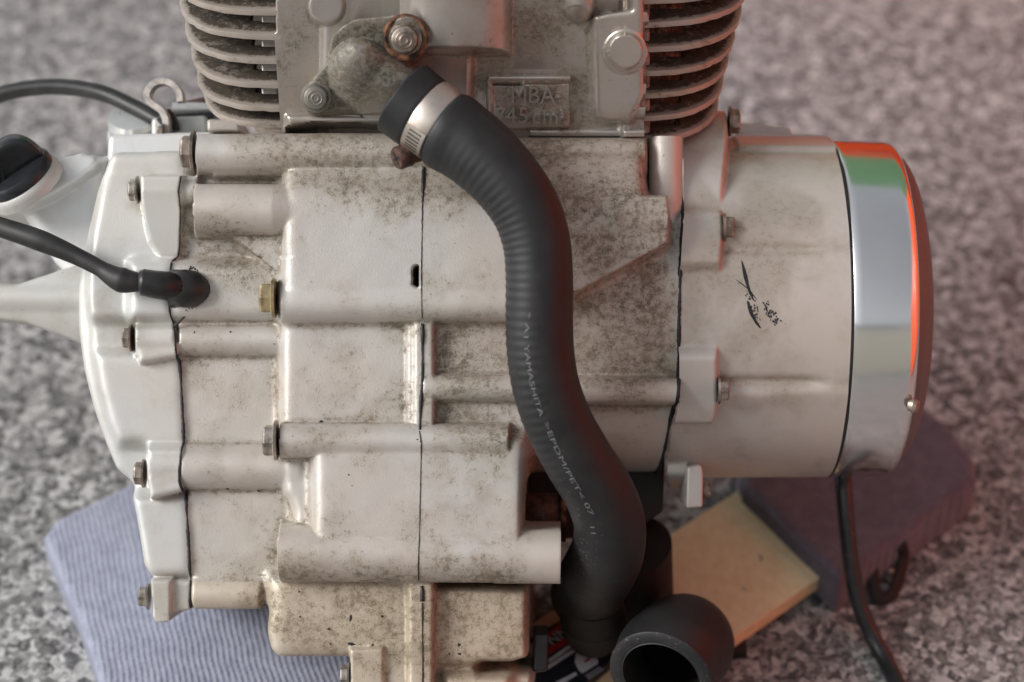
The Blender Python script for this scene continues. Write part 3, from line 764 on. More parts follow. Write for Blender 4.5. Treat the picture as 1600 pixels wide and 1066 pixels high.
# rounded end of the hanging post
ax_, ay_ = q(906, 8, zrow(8) + 14); u = ((CX - ax_) ** 2 + (CY - ay_) ** 2) / 22.0 ** 2
g.Z = np.maximum(g.Z, np.where(u < 1, 14 + 26 * np.sqrt(np.clip(1 - u, 0, 1)), -60))
# gap above the joint at left
g.cut([(446, 196), (520, 191), (600, 196), (640, 204), (640, 222), (446, 222)], -45, 4) if False else None
dd = poly_sdf(g._c([(446, 199), (490, 192), (560, 193), (640, 203), (640, 230), (446, 230)], 0), CX, CY); w_ = np.clip(-dd / 4, 0, 1)
g.Z = g.Z * (1 - w_) + (-50) * w_
dC = np.clip(blur(g.Z, 4) - g.Z, 0, 8) * 0.16
for x, y, r, a in ((800, 160, 22, 1.1), (835, 175, 22, 1.1), (868, 172, 20, 1.1), (850, 30, 45, 0.7), (860, 70, 30, 0.5), (780, 118, 16, 1.6), (895, 150, 14, 1.6), (890, 120, 12, 1.2), (915, 130, 12, 1.0), (460, 20, 30, 0.5), (460, 60, 22, 1.2), (450, 130, 22, 0.8), (700, 20, 30, 0.4), (750, 120, 16, 0.9), (760, 90, 18, 1.0), (440, 100, 8, 1.2), (990, 180, 18, 0.9), (900, 200, 18, 1.0), (945, 60, 18, 0.7), (830, 20, 30, 0.5), (895, 185, 10, 1.4)):
    wx, wy = q(x, y, zrow(y)); dC += a * np.exp(-((CX - wx) ** 2 + (CY - wy) ** 2) / (2 * r * r))
cyl = grid_part('cylinder', np.stack((CX, CY, CZ0 + np.where(g.Z > 0, g.Z * 1.35, g.Z)), -1), MAT['head'], ENG, None, {'dirt': dC}, sharp=55)
def on_cyl(px, py, lift=0.0):
    zz = zrow(py) + lift; return np.array((*q(px, py, zz), zz))
# black shadow gap sheet and base line gasket under the cylinder
prism('shadow_gap_sheet', [(440, 198), (1040, 208), (1040, 216), (440, 208)], 40, 96, MAT['gasket'], ENG)
V_ = spline([qv(826, 213, 157), qv(900, 213.5, 157), qv(968, 214, 157)]); sweep('gasket_seam', V_, 1.0, MAT['gasket'], ENG, 8)
# cylinder core behind the fins
def loft_ring(cfun, heights, n=96):
    V = []; 
    for h in heights:
        V += cfun(h)
    return V
def superring(xc, hw, depth, h, n=72, e=3.4, front=0.0):
    """closed rounded outline in a fin plane at height h above the block's foot"""
    out = []
    base = np.array((0, YB, ZB)) + UPC * h
    for k in range(n):
        t = 2 * math.pi * k / n; c, s = math.cos(t), math.sin(t)
        x = xc + hw * np.sign(c) * abs(c) ** (2 / e); d = depth / 2 - depth / 2 * np.sign(s) * abs(s) ** (2 / e)
        out.append(base + XV * x + AWC * (d + front))
    return out
nring = 72; hts = np.linspace(-70, 420, 12)
V = []
for h in hts: V += superring(735, 350, 520, h, nring, front=26)
F = [tuple(x) for x in grid_faces(len(hts), nring, True)]
part('cylinder_core', V, F, MAT['fin'], cyl, attrs={'dirt': [1.2 if v_[0] > 735 else 0.35 for v_ in V]})  # dirt with shade painted in: right half darker, left kept pale as lit
# cooling fins: each a closed plate, left and right run
def fin(y_front, x_in, x_out, rc, side, depth=520, thick=10.5, e=2.6, front=0.0):
    zz = zrow(y_front) ; base = np.array((0, q(0, y_front, zz)[1], zz))
    xi = q(x_in, y_front, zz)[0]; xo = q(x_out, y_front, zz - 0.82 * (rc + 40))[0]
    w = abs(xo - xi); out = []; nn = 26
    for k in range(nn + 1):
        t = math.pi / 2 * k / nn
        out.append((xi + side * w * max(0, math.sin(t)) ** (2 / e), rc - rc * max(0, math.cos(t)) ** (2 / e)))
    out += [(xo, rc + (depth - rc) * s) for s in (0.4, 0.8, 1.0)]
    inner = []
    for (x, d) in out:
        xi2 = 735 + side * 318; inner.append((xi2, max(d, 36.0)))
    inner[0] = (xi, 40.0)
    nA_ = len(out); V = []
    prof_ = [(0.0, thick / 2), (-0.0, -thick / 2)]
    # rounded lip: outer ring split in 5 across the thickness
    lip = [(-3.0, thick / 2), (-0.5, thick * 0.40), (0, 0.0), (-0.5, -thick * 0.40), (-3.0, -thick / 2)]
    chip = rng.normal(0, 0.45, nA_) - 2.2 * (rng.random(nA_) < 0.06)
    o = np.array(out); T = np.gradient(o, axis=0); T /= np.linalg.norm(T, axis=1)[:, None]; Nn = np.stack((T[:, 1], -T[:, 0]), -1) * side
    jit = wob(np.arange(nA_) * 9.0, np.zeros(nA_), 14, 0.8)
    for off, up_ in lip:
        for k in range(nA_):
            p = o[k] + Nn[k] * (off + chip[k])
            V.append(base + XV * p[0] + AWC * (p[1] + front) + UPC * (up_ + jit[k]))
    for up_ in (-thick * 0.5, thick * 0.5):
        for k in range(nA_):
            p = o[k] + Nn[k] * -12.0; V.append(base + XV * p[0] + AWC * (p[1] + front) + UPC * (up_ + jit[k]))
    for k in range(nA_): V.append(base + XV * inner[k][0] + AWC * inner[k][1] + UPC * (-thick * 0.8))
    for k in range(nA_): V.append(base + XV * inner[k][0] + AWC * inner[k][1] + UPC * (thick * 0.8))
    F = []
    order = [8, 6, 0, 1, 2, 3, 4, 5, 7]
    for a, b in zip(order[:-1], order[1:]):
        F += [(a * nA_ + k, a * nA_ + k + 1, b * nA_ + k + 1, b * nA_ + k) for k in range(nA_ - 1)]
    F.append(tuple(r_ * nA_ for r_ in order)); F.append(tuple(r_ * nA_ + nA_ - 1 for r_ in order))
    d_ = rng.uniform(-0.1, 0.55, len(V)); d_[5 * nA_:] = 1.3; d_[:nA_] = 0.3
    return part('cooling_fin', V, F, MAT['fin'], cyl, True, {'dirt': d_}, sharp=50)
left_y = [197, 171, 135, 97, 59, 21, -17, -55]
left_x = [326, 316, 307, 298, 290, 283, 278, 274]
for y, x in zip(left_y, left_x): fin(y, 440, x, 150, -1)
right_y = [222, 187, 151, 115, 78, 40, 3, -35]
right_x = [1118, 1126, 1134, 1143, 1153, 1163, 1172, 1180]
for i, (y, x) in enumerate(zip(right_y, right_x)): fin(y, (972, 974, 982, 1000, 1000, 985, 988, 988)[i], x, 170, 1)
# end walls that close the fin pockets at left
for y in left_y[:-1]:
    a = on_cyl(432, y - 2, 2); n_ = 10
    prism('fin_web', [(408, y - 36), (436, y - 36), (436, y), (408, y)], a[2] - 80, a[2] - 26, MAT['head'], cyl, 4)
for y in (40, 78, 115, 151, 187, 222):
    a = on_cyl(1008, y - 20, 0)
    prism('fin_web', [(985, y - 36), (1016, y - 36), (1016, y), (985, y)], a[2] - 60, a[2] - 22, MAT['fin'], cyl, 5)
for o_ in list(cyl.children):
    if o_.name.startswith('fin_web') and o_.data.materials[0] == MAT['fin']:
        at_ = o_.data.attributes.new('dirt', 'FLOAT', 'POINT'); at_.data.foreach_set('value', [0.8] * len(o_.data.vertices))

# plaque lettering, cast proud of the face
def text_mesh(name, body, size, extrude):
    cu = bpy.data.curves.new(name, 'FONT'); cu.body = body; cu.size = size; cu.extrude = extrude; cu.resolution_u = 3
    cu.bevel_depth = 0
    t = bpy.data.objects.new('tmp_text', cu); COL.objects.link(t)
    dg = bpy.context.evaluated_depsgraph_get(); dg.update()
    me = bpy.data.meshes.new_from_object(t.evaluated_get(dg)); me.name = name
    bpy.data.objects.remove(t); bpy.data.curves.remove(cu)
    return me
def place_letter(ch, px, py, size, mat, parent, lift, ex, sx=1.0, name='letter'):
    me = text_mesh(name, ch, size * U, ex * U); me.materials.clear(); me.materials.append(mat)
    at = me.attributes.new('dirt', 'FLOAT', 'POINT'); at.data.foreach_set('value', [-1.0] * len(me.vertices))
    o = link(name, me, parent)
    p = on_cyl(px, py, lift); o.location = Vector(L(*p) - base_of(parent)); o.rotation_euler = (math.atan(SL), 0, 0)
    o.scale = (sx, 1.18, 1); return o
for ch, x, y, s in (('M', 797, 160, 33), ('B', 824, 160, 33), ('A', 844, 160, 33), ('-', 866, 158, 33), ('2', 843, 171, 15), ('7', 773, 192, 33), ('4', 790, 192, 33), ('5', 809, 192, 33), ('c', 831, 193, 32), ('m', 847, 193, 32), ('3', 873, 184, 18)):
    place_letter(ch, x, y, s, MAT['head'], cyl, 13.6, 2.6)

# ---------------------------------------------------------------- water elbow on the cylinder
ex_ = np.arange(q(462, 0, 300)[0], q(682, 0, 300)[0], 1.3); ey_rows = np.arange(10, 182, 1.3)
eyw = np.array([q(0, p, zrow(p) + 40)[1] for p in ey_rows]); EXg, EYg = np.meshgrid(ex_, eyw)
e = Rel(EXg, EYg, -60)
e.plate([(505, 96), (512, 56), (530, 36), (552, 24), (630, 16), (655, 20), (670, 36), (672, 60), (660, 85), (630, 108), (612, 160), (570, 176), (500, 176), (478, 168), (467, 150), (474, 128), (490, 112)], 58, 12)
e.soften(1.5)
e.disc(634, 56, 33, 66, 6, 3); e.disc(493, 151, 25, 60, 5, 3)
e.dome(556, 108, 10, 0) if False else None
ax_, ay_ = q(562, 112, zrow(112) + 80); u = ((EXg - ax_) ** 2 + (EYg - ay_) ** 2) / 47.0 ** 2
e.add(np.where(u < 1, 54 + 56 * np.sqrt(np.clip(1 - u, 0, 1)), -60), 10)
# spigot trunk running down to the right
bx_, by_ = q(640, 168, zrow(168) + 80); dx, dy = bx_ - ax_, by_ - ay_; ln = math.hypot(dx, dy); dx, dy = dx / ln, dy / ln
s_ = (EXg - ax_) * dx + (EYg - ay_) * dy; t_ = -(EXg - ax_) * dy + (EYg - ay_) * dx
rr = 46.0 + 6 * np.clip(s_ / 80, 0, 1)
e.add(np.where((s_ > 0) & (s_ < ln + 4) & (np.abs(t_) < rr), 54 + 50 * np.sqrt(np.clip(1 - (t_ / rr) ** 2, 0, 1)) + s_ * 0.06, -60), 8)
e.soften(0.8)
# mould parting line
e.Z -= 1.6 * np.exp(-((t_ - 12 + 0.05 * s_) / 1.4) ** 2) * ((s_ > -20) & (s_ < ln))
e.Z += wob(EXg, EYg, 16, 1.6) + wob(EXg, EYg, 5, 0.6)
ez = zfront(EYg) + e.Z
dl = np.clip(blur(e.Z, 5) - e.Z, 0, 10) * 0.1
for x, y, r, a in ((620, 90, 22, 1.2), (650, 40, 24, 1.0), (500, 100, 22, 1.0), (490, 130, 18, 1.3), (540, 40, 24, 0.8), (600, 110, 22, 1.0), (530, 165, 24, 0.9)):
    wx, wy = q(x, y, zrow(y) + 50); dl += a * np.exp(-((EXg - wx) ** 2 + (EYg - wy) ** 2) / (2 * r * r))
dl += 0.9 * np.exp(-((e.Z - 57) / 5) ** 2)
kq = np.maximum(np.maximum(e.Z[:-1, :-1], e.Z[1:, 1:]), np.maximum(e.Z[:-1, 1:], e.Z[1:, :-1])) > -20
elbow = grid_part('water_elbow', np.stack((EXg, EYg, ez), -1), MAT['elbow'], ENG, kq, {'dirt': dl, 'chalk': np.clip(dl + 0.3, 0, 1)}, sharp=60)
NC = np.array((0, math.sin(PC), math.cos(PC)))   # outward normal of the block face, layout axes
def face_bolt(px, py, lift, r, mat, numeral):
    o_ = on_cyl(px, py, lift)
    nrm = (0.02, 0.18, 0.98)
    b = lathe('bolt', [(0, r * 1.25), (4, r * 1.25), (5, r * 1.02), (14, r), (18, r * 0.9), (19, r * 0.8), (19, 0.3)], o_, nrm, MAT[mat], elbow, 36, sharp=30)
    V, F = lathe_pts([(19, r * 0.62), (20.0, r * 0.56), (19, r * 0.5)], o_, nrm, 30); part('head_mark', V, F, MAT[mat], b)
    V, F = lathe_pts([(19, r * 0.34), (20.2, r * 0.26), (19, r * 0.2)], o_, nrm, 24); part('head_mark', V, F, MAT[mat], b)
    return b
fb = face_bolt(632, 62, 64, 20, 'bolt', '8'); face_bolt(494, 152, 58, 18, 'elbow', '8')
# rusty cup behind the upper bolt
lathe('rusty_washer', [(0, 33), (3, 33), (5, 29), (3, 25)], on_cyl(634, 58, 65), (0.02, 0.2, 0.98), MAT['rust_orange'], elbow, 40, caps=False)

# ---------------------------------------------------------------- black coolant hose
HZ = [(628, 152, 300, 63), (662, 178, 305, 62), (700, 204, 312, 62), (745, 236, 322, 60), (786, 276, 330, 57), (820, 324, 334, 54.5), (838, 376, 334, 53), (843, 430, 332, 52.5), (843, 490, 328, 52.5), (845, 550, 322, 52.5), (854, 606, 314, 52.5), (874, 662, 302, 53), (903, 716, 286, 54), (935, 768, 264, 55), (952, 815, 232, 56), (950, 858, 190, 57), (936, 892, 128, 58), (924, 912, 50, 58), (918, 926, -40, 58)]
hose_pts = spline([(*qv(a, b, c), r * (D - c) / D) for a, b, c, r in HZ], 40)
HOSE = thing('coolant_hose', 'long black ribbed rubber hose curving down over the front of the silver engine', 'hose', tuple(hose_pts[0][:3]))
Pp, T, N, B, thh, _ = sweep_geo(hose_pts[:, :3], 1.0, 96)
N0, B0 = N.copy(), B.copy()
sl = np.concatenate(([0], np.cumsum(np.linalg.norm(np.diff(Pp, axis=0), axis=1))))
n_s = 900; su = np.linspace(0, sl[-1], n_s)
ip = lambda A: np.stack([np.interp(su, sl, A[:, k]) for k in range(A.shape[1])], -1)
hp, hr = ip(Pp), np.interp(su, sl, hose_pts[:, 3]); hT, hN, hB = ip(T), ip(N), ip(B)
for A in (hT, hN, hB): A /= np.linalg.norm(A, axis=1)[:, None]
TT = np.repeat(thh[None], n_s, 0)
dirs = np.cos(TT)[..., None] * hN[:, None, :] + np.sin(TT)[..., None] * hB[:, None, :]
pyrow = 533 + (hp[:, 1] - 533) * D / (D - hp[:, 2])
# rib swell: on the inner / left flank of the bends
leftness = np.clip(-dirs[..., 0] * 0.9 + dirs[..., 1] * 0.35 + 0.12, 0, 1) ** 1.2
amp = 0.45 * np.interp(pyrow, [150, 205, 245, 330, 420, 520, 620, 690, 760, 820, 870, 930], [0, 0.15, 0.8, 1.0, 1.1, 1.5, 1.2, 0.8, 0.35, 0.2, 0.7, 0.2])
ph = su / 12.6 * 2 * math.pi; ph = ph + 0.8 * np.sin(su / 41)
rib = (amp * (0.55 + 0.45 * np.sin(ph)))[:, None] * leftness * (1 + 0.25 * np.sin(TT * 3 + su[:, None] / 60))
rr_ = hr[:, None] + rib * 1.5 + 0.5 * np.sin(su / 90)[:, None] * np.sin(TT * 2)
# squeeze under the clamp, swelling beside it
s_cl = 58.0
rr_ = rr_ - 6.5 * np.exp(-((su - s_cl) / 16) ** 4)[:, None] + 1.8 * np.exp(-((su - s_cl - 33) / 14) ** 2)[:, None]
rr_[0] -= 4; rr_[1] -= 1.5
HV = hp[:, None, :] + dirs * rr_[..., None]
wear = np.clip(np.interp(pyrow, [140, 250, 300, 420, 600, 700, 800, 840, 930], [0.1, 0.6, 0.7, 0.3, 0.3, 0.7, 0.8, 1.0, 0.6])[:, None] * leftness * 1.2, 0, 1)
ringcap = [hp[0][None] + dirs[0] * (hr[0] * 0.72)]
Vh = np.concatenate((HV.reshape(-1, 3), ringcap[0])); nsg = len(thh)
Fh = [tuple(x) for x in grid_faces(n_s, nsg, True)] + [(k, (k + 1) % nsg, n_s * nsg + (k + 1) % nsg, n_s * nsg + k) for k in range(nsg)]
part('hose_wall', Vh, Fh, MAT['rubber'], HOSE, True, {'wear': np.concatenate((wear.ravel(), np.zeros(nsg)))}, sharp=60)
def hose_point(s, t, lift):
    """s along the hose, t distance around from angle a0"""
    k = np.clip(s / sl[-1] * (n_s - 1), 0, n_s - 1.001); i = int(k); fr = k - i
    tt = (t % (2 * math.pi)) / (2 * math.pi) * nsg; j = int(tt) % nsg; fj = tt - int(tt); j2 = (j + 1) % nsg
    p = (HV[i, j] * (1 - fr) + HV[i + 1, j] * fr) * (1 - fj) + (HV[i, j2] * (1 - fr) + HV[i + 1, j2] * fr) * fj
    d = dirs[i, j]; return p + d * lift
def hose_text(body, s0, size, ang0, ang1, s1, mirror=1.0, mat='hose_print', gap=1.0):
    me = text_mesh('hose_lettering', body, size, 0.0)
    n = len(me.vertices); co = np.empty(n * 3, np.float32); me.vertices.foreach_get('co', co); co = co.reshape(-1, 3)
    w = co[:, 0].max(); out = []
    for x, y, _ in co:
        s = s0 + (s1 - s0) * x / w; a = ang0 + (ang1 - ang0) * x / w + mirror * (y - size * 0.35) / 53.0
        out.append(hose_point(s, a, 0.5))
    out = np.array(out); W = L(out[:, 0], out[:, 1], out[:, 2]) - base_of(HOSE)
    me.vertices.foreach_set('co', W.astype(np.float32).ravel()); me.materials.clear(); me.materials.append(MAT[mat]); me.update()
    return link('hose_lettering', me, HOSE)
def s_of_row(py):
    return float(np.interp(py, pyrow[200:], su[200:]))
def ang_of(px, py):
    """angle around the hose that shows at a photo position on its front"""
    s = s_of_row(py); i = int(s / sl[-1] * (n_s - 1)); best = None
    for a in np.linspace(0, 2 * math.pi, 240, endpoint=False):
        p = hose_point(s, a, 0.5)
        if (p - hp[i])[2] < 0: continue
        k = D / (D - p[2]); e_ = (800 + (p[0] - 800) * k - px) ** 2 + (533 + (p[1] - 533) * k - py) ** 2
        if best is None or e_ < best[0]: best = (e_, a)
    return best[1]
a0_, a1_, a2_ = ang_of(826, 487), ang_of(838, 610), ang_of(850, 625)
def unw(a, r): return a + 2 * math.pi * round((r - a) / (2 * math.pi))
hose_text('* A1', s_of_row(484), 11, a0_, unw(ang_of(823, 516), a0_), s_of_row(522))
hose_text('YAMASHITA', s_of_row(532), 11.5, ang_of(823, 532), unw(ang_of(841, 628), ang_of(823, 532)), s_of_row(632))
hose_text('>EPDM/PET< 07', s_of_row(640), 11, ang_of(848, 642), unw(ang_of(918, 770), ang_of(848, 642)), s_of_row(770))
hose_text('11', s_of_row(782), 11, ang_of(926, 786), unw(ang_of(930, 796), ang_of(926, 786)), s_of_row(796))
for k, (x, y) in enumerate(((693, 254), (715, 268), (740, 284), (757, 298), (773, 318), (786, 324))):
    pass
# ---------------------------------------------------------------- hose clamp
i_c = int(s_cl / sl[-1] * (n_s - 1)); cp = hp[i_c]; ct = hT[i_c]; cr = hr[i_c] - 3.5
CL = thing('hose_clamp', 'bright steel band clamp with rusty screw around the hose end', 'hose clamp', tuple(cp))
n_ = 96; V = []; e1 = hN[i_c]; e2 = hB[i_c]
prof = [(-16, cr - 1), (-16.5, cr + 2.2), (-14, cr + 2.8), (0, cr + 3.3), (14, cr + 2.8), (16.5, cr + 2.2), (16, cr - 1)]
for s, r in prof:
    for k in range(n_):
        t = 2 * math.pi * k / n_; V.append(cp + ct * s + (math.cos(t) * e1 + math.sin(t) * e2) * r)
band = part('band', V, grid_faces(len(prof), n_, True), MAT['steel'], CL, True, sharp=40)
def clamp_ang(px, py):
    best = None
    for a in np.linspace(0, 2 * math.pi, 360):
        p = cp + (math.cos(a) * e1 + math.sin(a) * e2) * (cr + 4)
        if (p - cp)[2] < -10: continue
        k = D / (D - p[2]); e_ = (800 + (p[0] - 800) * k - px) ** 2 + (533 + (p[1] - 533) * k - py) ** 2
        if best is None or e_ < best[0]: best = (e_, a)
    return best[1]
a_lo, a_hi = clamp_ang(636, 226), clamp_ang(648, 200)
if a_lo - a_hi > math.pi: a_lo -= 2 * math.pi
if a_hi - a_lo > math.pi: a_hi -= 2 * math.pi
def clamp_patch(name, s0, s1, aa, ab, r0, r1, mat, parent, n=10):
    V = []
    for r in (r0, r1):
        for i in range(n + 1):
            a = aa + (ab - aa) * i / n
            for s in (s0, s1): V.append(cp + ct * s + (math.cos(a) * e1 + math.sin(a) * e2) * (cr + r))
    m_ = 2 * (n + 1); F = []
    for i in range(n):
        F += [(2 * i, 2 * i + 1, 2 * i + 3, 2 * i + 2), (m_ + 2 * i, m_ + 2 * i + 1, m_ + 2 * i + 3, m_ + 2 * i + 2), (2 * i, 2 * i + 2, m_ + 2 * i + 2, m_ + 2 * i), (2 * i + 1, 2 * i + 3, m_ + 2 * i + 3, m_ + 2 * i + 1)]
    F += [(0, 1, m_ + 1, m_), (2 * n, 2 * n + 1, m_ + 2 * n + 1, m_ + 2 * n)]
    return part(name, V, F, mat, parent, True, sharp=40)
da = a_lo - a_hi
pl = clamp_patch('band_tail', -16, 16, a_hi, a_lo + da * 0.45, 2.5, 5.0, MAT['steel'], CL)
for k in range(6):
    a = a_hi + da * (0.14 + 0.2 * k); clamp_patch('slot', -9, 11, a, a + da * 0.055, 4.6, 5.35 if k < 4 else 5.2, MAT['dark'], pl, 3)
# housing and screw
hs = thing_dir = None
pa = cp + (math.cos(a_lo + da * 0.5) * e1 + math.sin(a_lo + da * 0.5) * e2) * (cr + 6)
sc_ = qv(619, 248, 318); sc_end = qv(655, 236, 300)
scr = lathe('clamp_screw', [(0, 0.5), (0, 15), (3, 17), (20, 17), (24, 15), (26, 9), (46, 9)], sc_, sc_end - sc_, MAT['rust'], CL, 28)
dn = (sc_end - sc_) / np.linalg.norm(sc_end - sc_)
u1 = np.cross(dn, (0, 0, 1.0)); u1 /= np.linalg.norm(u1); u2 = np.cross(dn, u1)
for uu, vv in ((u1, u2), (u2, u1)):
    V = [sc_ - dn * 0.6 + uu * a + vv * b + dn * c for c in (0, 2.0) for a, b in ((-9, -2), (9, -2), (9, 2), (-9, 2))]
    part('cross_slot', V, [(0, 1, 2, 3), (4, 5, 6, 7), (0, 1, 5, 4), (1, 2, 6, 5), (2, 3, 7, 6), (3, 0, 4, 7)], MAT['dark'], scr, False)
lathe('screw_housing', [(22, 10), (22, 15), (50, 15), (52, 11)], sc_, sc_end - sc_, MAT['rust_orange'], CL, 24)

# ---------------------------------------------------------------- open hose end at lower right
OZ = [(1032, 1058, 175, 84), (1045, 1032, 140, 83), (1060, 1014, 85, 82), (1067, 1008, 15, 80), (1068, 1006, -55, 78)]
op = spline([(*qv(a, b, c), r * (D - c) / D) for a, b, c, r in OZ], 12)
OH = thing('hose_stub', 'short wide black hose with its open cut end facing the camera', 'hose', tuple(op[0][:3]))
Po, To, No, Bo, tho, _ = sweep_geo(op[:, :3], 1, 64)
nax = (np.array((0.02, 0.50, 0.86)))
ring = np.cos(tho)[:, None] * No[0] + np.sin(tho)[:, None] * Bo[0]
rows_ = []
rows_.append(Po[-8] + ring * 0.5)
for k in range(11): rows_.append(Po[0] + (Po[int(28 * (1 - k / 10))] - Po[0]) + ring * op[0, 3] * 0.74)
rows_.append(Po[0] + To[0] * 1 + ring * op[0, 3] * 0.76); rows_.append(Po[0] + ring * op[0, 3] * 0.79); rows_.append(Po[0] + ring * op[0, 3] * 0.97); rows_.append(Po[0] + To[0] * 2 + ring * op[0, 3])
for k in range(1, len(op)):
    bulge = 2.5 * math.exp(-((k - 12) / 4) ** 2)
    rows_.append(Po[k] + (np.cos(tho)[:, None] * No[k] + np.sin(tho)[:, None] * Bo[k]) * (op[k, 3] + bulge))
Vo = np.concatenate(rows_); wv = np.zeros(len(Vo)); wv[12 * 64:16 * 64] = 1.0
part('hose_wall', Vo, grid_faces(len(rows_), 64, True), MAT['rubber'], OH, True, {'wear': wv}, sharp=50)

# ---------------------------------------------------------------- wiring with grommet (left)
zg = height_at(300, 450) + 6
WR = thing('sensor_wire', 'thick black wire entering the left crankcase through a rubber grommet', 'wire', tuple(qv(290, 450, zg)))
sweep('grommet', [qv(266, 450, zg - 4), qv(290, 451, zg - 4), qv(304, 452, zg - 8), qv(313, 452, zg - 18), qv(317, 452, zg - 30)], [27, 28, 27, 20, 6], MAT['black'], WR, 28)
prism('grommet_flange', [(263, 421), (292, 421), (300, 424), (302, 476), (290, 480), (263, 481)], zg - 30, zg - 4, MAT['black'], WR, 4)
sweep('sleeve', [qv(219, 441, zg + 16), qv(222, 441, zg + 16), qv(245, 445, zg + 10), qv(285, 450, zg + 2)], [17, 19.5, 20.5, 22], MAT['black'], WR, 28)
wp_ = spline([qv(-40, 342, zg - 20), qv(10, 358, zg - 10), qv(60, 375, zg), qv(110, 396, zg + 6), qv(150, 416, zg + 12), qv(185, 436, zg + 16), qv(215, 441, zg + 16), qv(240, 443, zg + 10)], 8)
rw = np.interp(np.linspace(0, 1, len(wp_)), [0, 0.3, 0.45, 0.6, 0.74, 0.86, 1], [14, 16, 13, 12, 19, 14, 13])
sweep('cable', wp_, rw, MAT['cable'], WR, 20, flat=0.8)
# sealant crumbs round the grommet
for _ in range(40):
    t = rng.uniform(-1.6, 1.6); x = 290 + 31 * math.cos(t) + rng.normal(0, 1.5); y = 451 + 33 * math.sin(t) + rng.normal(0, 1.5)
    flake(x, y, rng.uniform(1, 2.6), rng.uniform(0.8, 1.8), rng.uniform(0, 3), join=True)
part('sealant_crumbs', CRV, CRF, MAT['gasket'], ENG)

# ---------------------------------------------------------------- filler housing, oil cap, arm (left)
hx = np.arange(-70, 190, 2.2); hy = np.arange(215, 470, 2.2); HX, HY = np.meshgrid(hx, hy)
hf = Field(HX, HY)
hf.plate([(-30, 310), (60, 290), (120, 262), (150, 238), (172, 236), (172, 470), (112, 450), (78, 415), (48, 372), (24, 335), (-30, 332)], 70, 34)
hf.plate([(-80, 285), (20, 262), (90, 240), (122, 231), (142, 236), (152, 248), (146, 264), (120, 284), (70, 314), (30, 328), (-10, 334), (-80, 332)], 100, 9, zf=lambda X, Y: 100 + 0.35 * (Y - 300))
hf.soften(1.2)
kk = np.maximum(hf.Z[:-1, :-1], hf.Z[1:, 1:]) > -250
grid_part('filler_neck', np.stack((HX, HY, hf.Z), -1), MAT['white'], ENG, kk, {'dirt': np.zeros(HX.shape)}, sharp=60)
ax = np.array((-0.47, -0.70, 0.53)); ax /= np.linalg.norm(ax); cc = qv(38, 284, 100)
lathe('filler_collar', [(-14, 60), (-4, 60), (3, 59), (7, 56)], cc, ax, MAT['cover'], ENG, 56)
CAP = thing('oil_filler_plug', 'black plastic oil filler cap with a raised grip', 'oil cap', tuple(cc + ax * 8))
lathe('cap_disc', [(7, 53), (9, 56), (18, 56), (24, 52), (26, 40), (26, 0.5)], cc, ax, MAT['cap'], CAP, 56)
g1 = np.array((0.86, -0.50, 0.0)); g1 -= ax * np.dot(g1, ax); g1 /= np.linalg.norm(g1); g2 = np.cross(ax, g1); g2 *= np.sign(g2[2])
nu, nv = 40, 24; V = []
for i in range(nu):
    a = -1 + 2 * i / (nu - 1)
    for j in range(nv):
        b = 2 * math.pi * j / nv; c, s_n = math.cos(b), math.sin(b)
        hv_ = 53 * math.sqrt(max(0.02, 1 - abs(a) ** 3.2)); wv_ = 18.5 * (1 - 0.25 * abs(a) ** 3)
        up_ = 0.5 + 0.5 * np.sign(s_n) * abs(s_n) ** 0.45; pinch = 1 - 0.22 * math.sin(math.pi * min(1, up_ * 1.1)) * (1 - abs(a) ** 2)
        V.append(cc + ax * (22 + hv_ * up_) + g1 * (50 * a) + g2 * (wv_ * pinch * np.sign(c) * abs(c) ** 0.5))
F = [tuple(x) for x in grid_faces(nu, nv, True)] + [tuple(range(nv)), tuple(range((nu - 1) * nv, nu * nv))]
gp_ = part('grip', V, F, MAT['cap'], CAP, True, sharp=60)
for k in range(3):
    o_ = cc + ax * 34 + g1 * (-38 + 11 * k) + g2 * 15.2
    V = [o_ + g1 * (u_ * 2.0 + h_ * 4) + ax * (h_ * 7) + g2 * w_2 for w_2 in (0, 2.4) for u_, h_ in ((-1, -1), (1, -1), (1, 1), (-1, 1))]
    part('embossed_mark', V, [(0, 1, 2, 3), (4, 5, 6, 7), (0, 1, 5, 4), (1, 2, 6, 5), (2, 3, 7, 6), (3, 0, 4, 7)], MAT['black'], gp_, False)
# left arm of the casting
av, bv = np.meshgrid(np.arange(-70, 150, 2.2), np.arange(390, 580, 2.2))
af = Field(av, bv); af.plate([(-80, 442), (26, 438), (118, 406), (150, 400), (150, 560), (118, 542), (40, 512), (-80, 498)], 96, 12, zf=lambda X, Y: 100 - 0.0035 * (Y - 470) ** 2)
af.tube(-80, 150, 466, 24, 106, 8); af.soften(1.3)
kk = np.maximum(af.Z[:-1, :-1], af.Z[1:, 1:]) > -250
grid_part('mounting_arm', np.stack((av, bv, af.Z), -1), MAT['cover'], ENG, kk, {'dirt': np.clip((af.Y - 480) * 0.01, 0, 0.5)}, sharp=60)

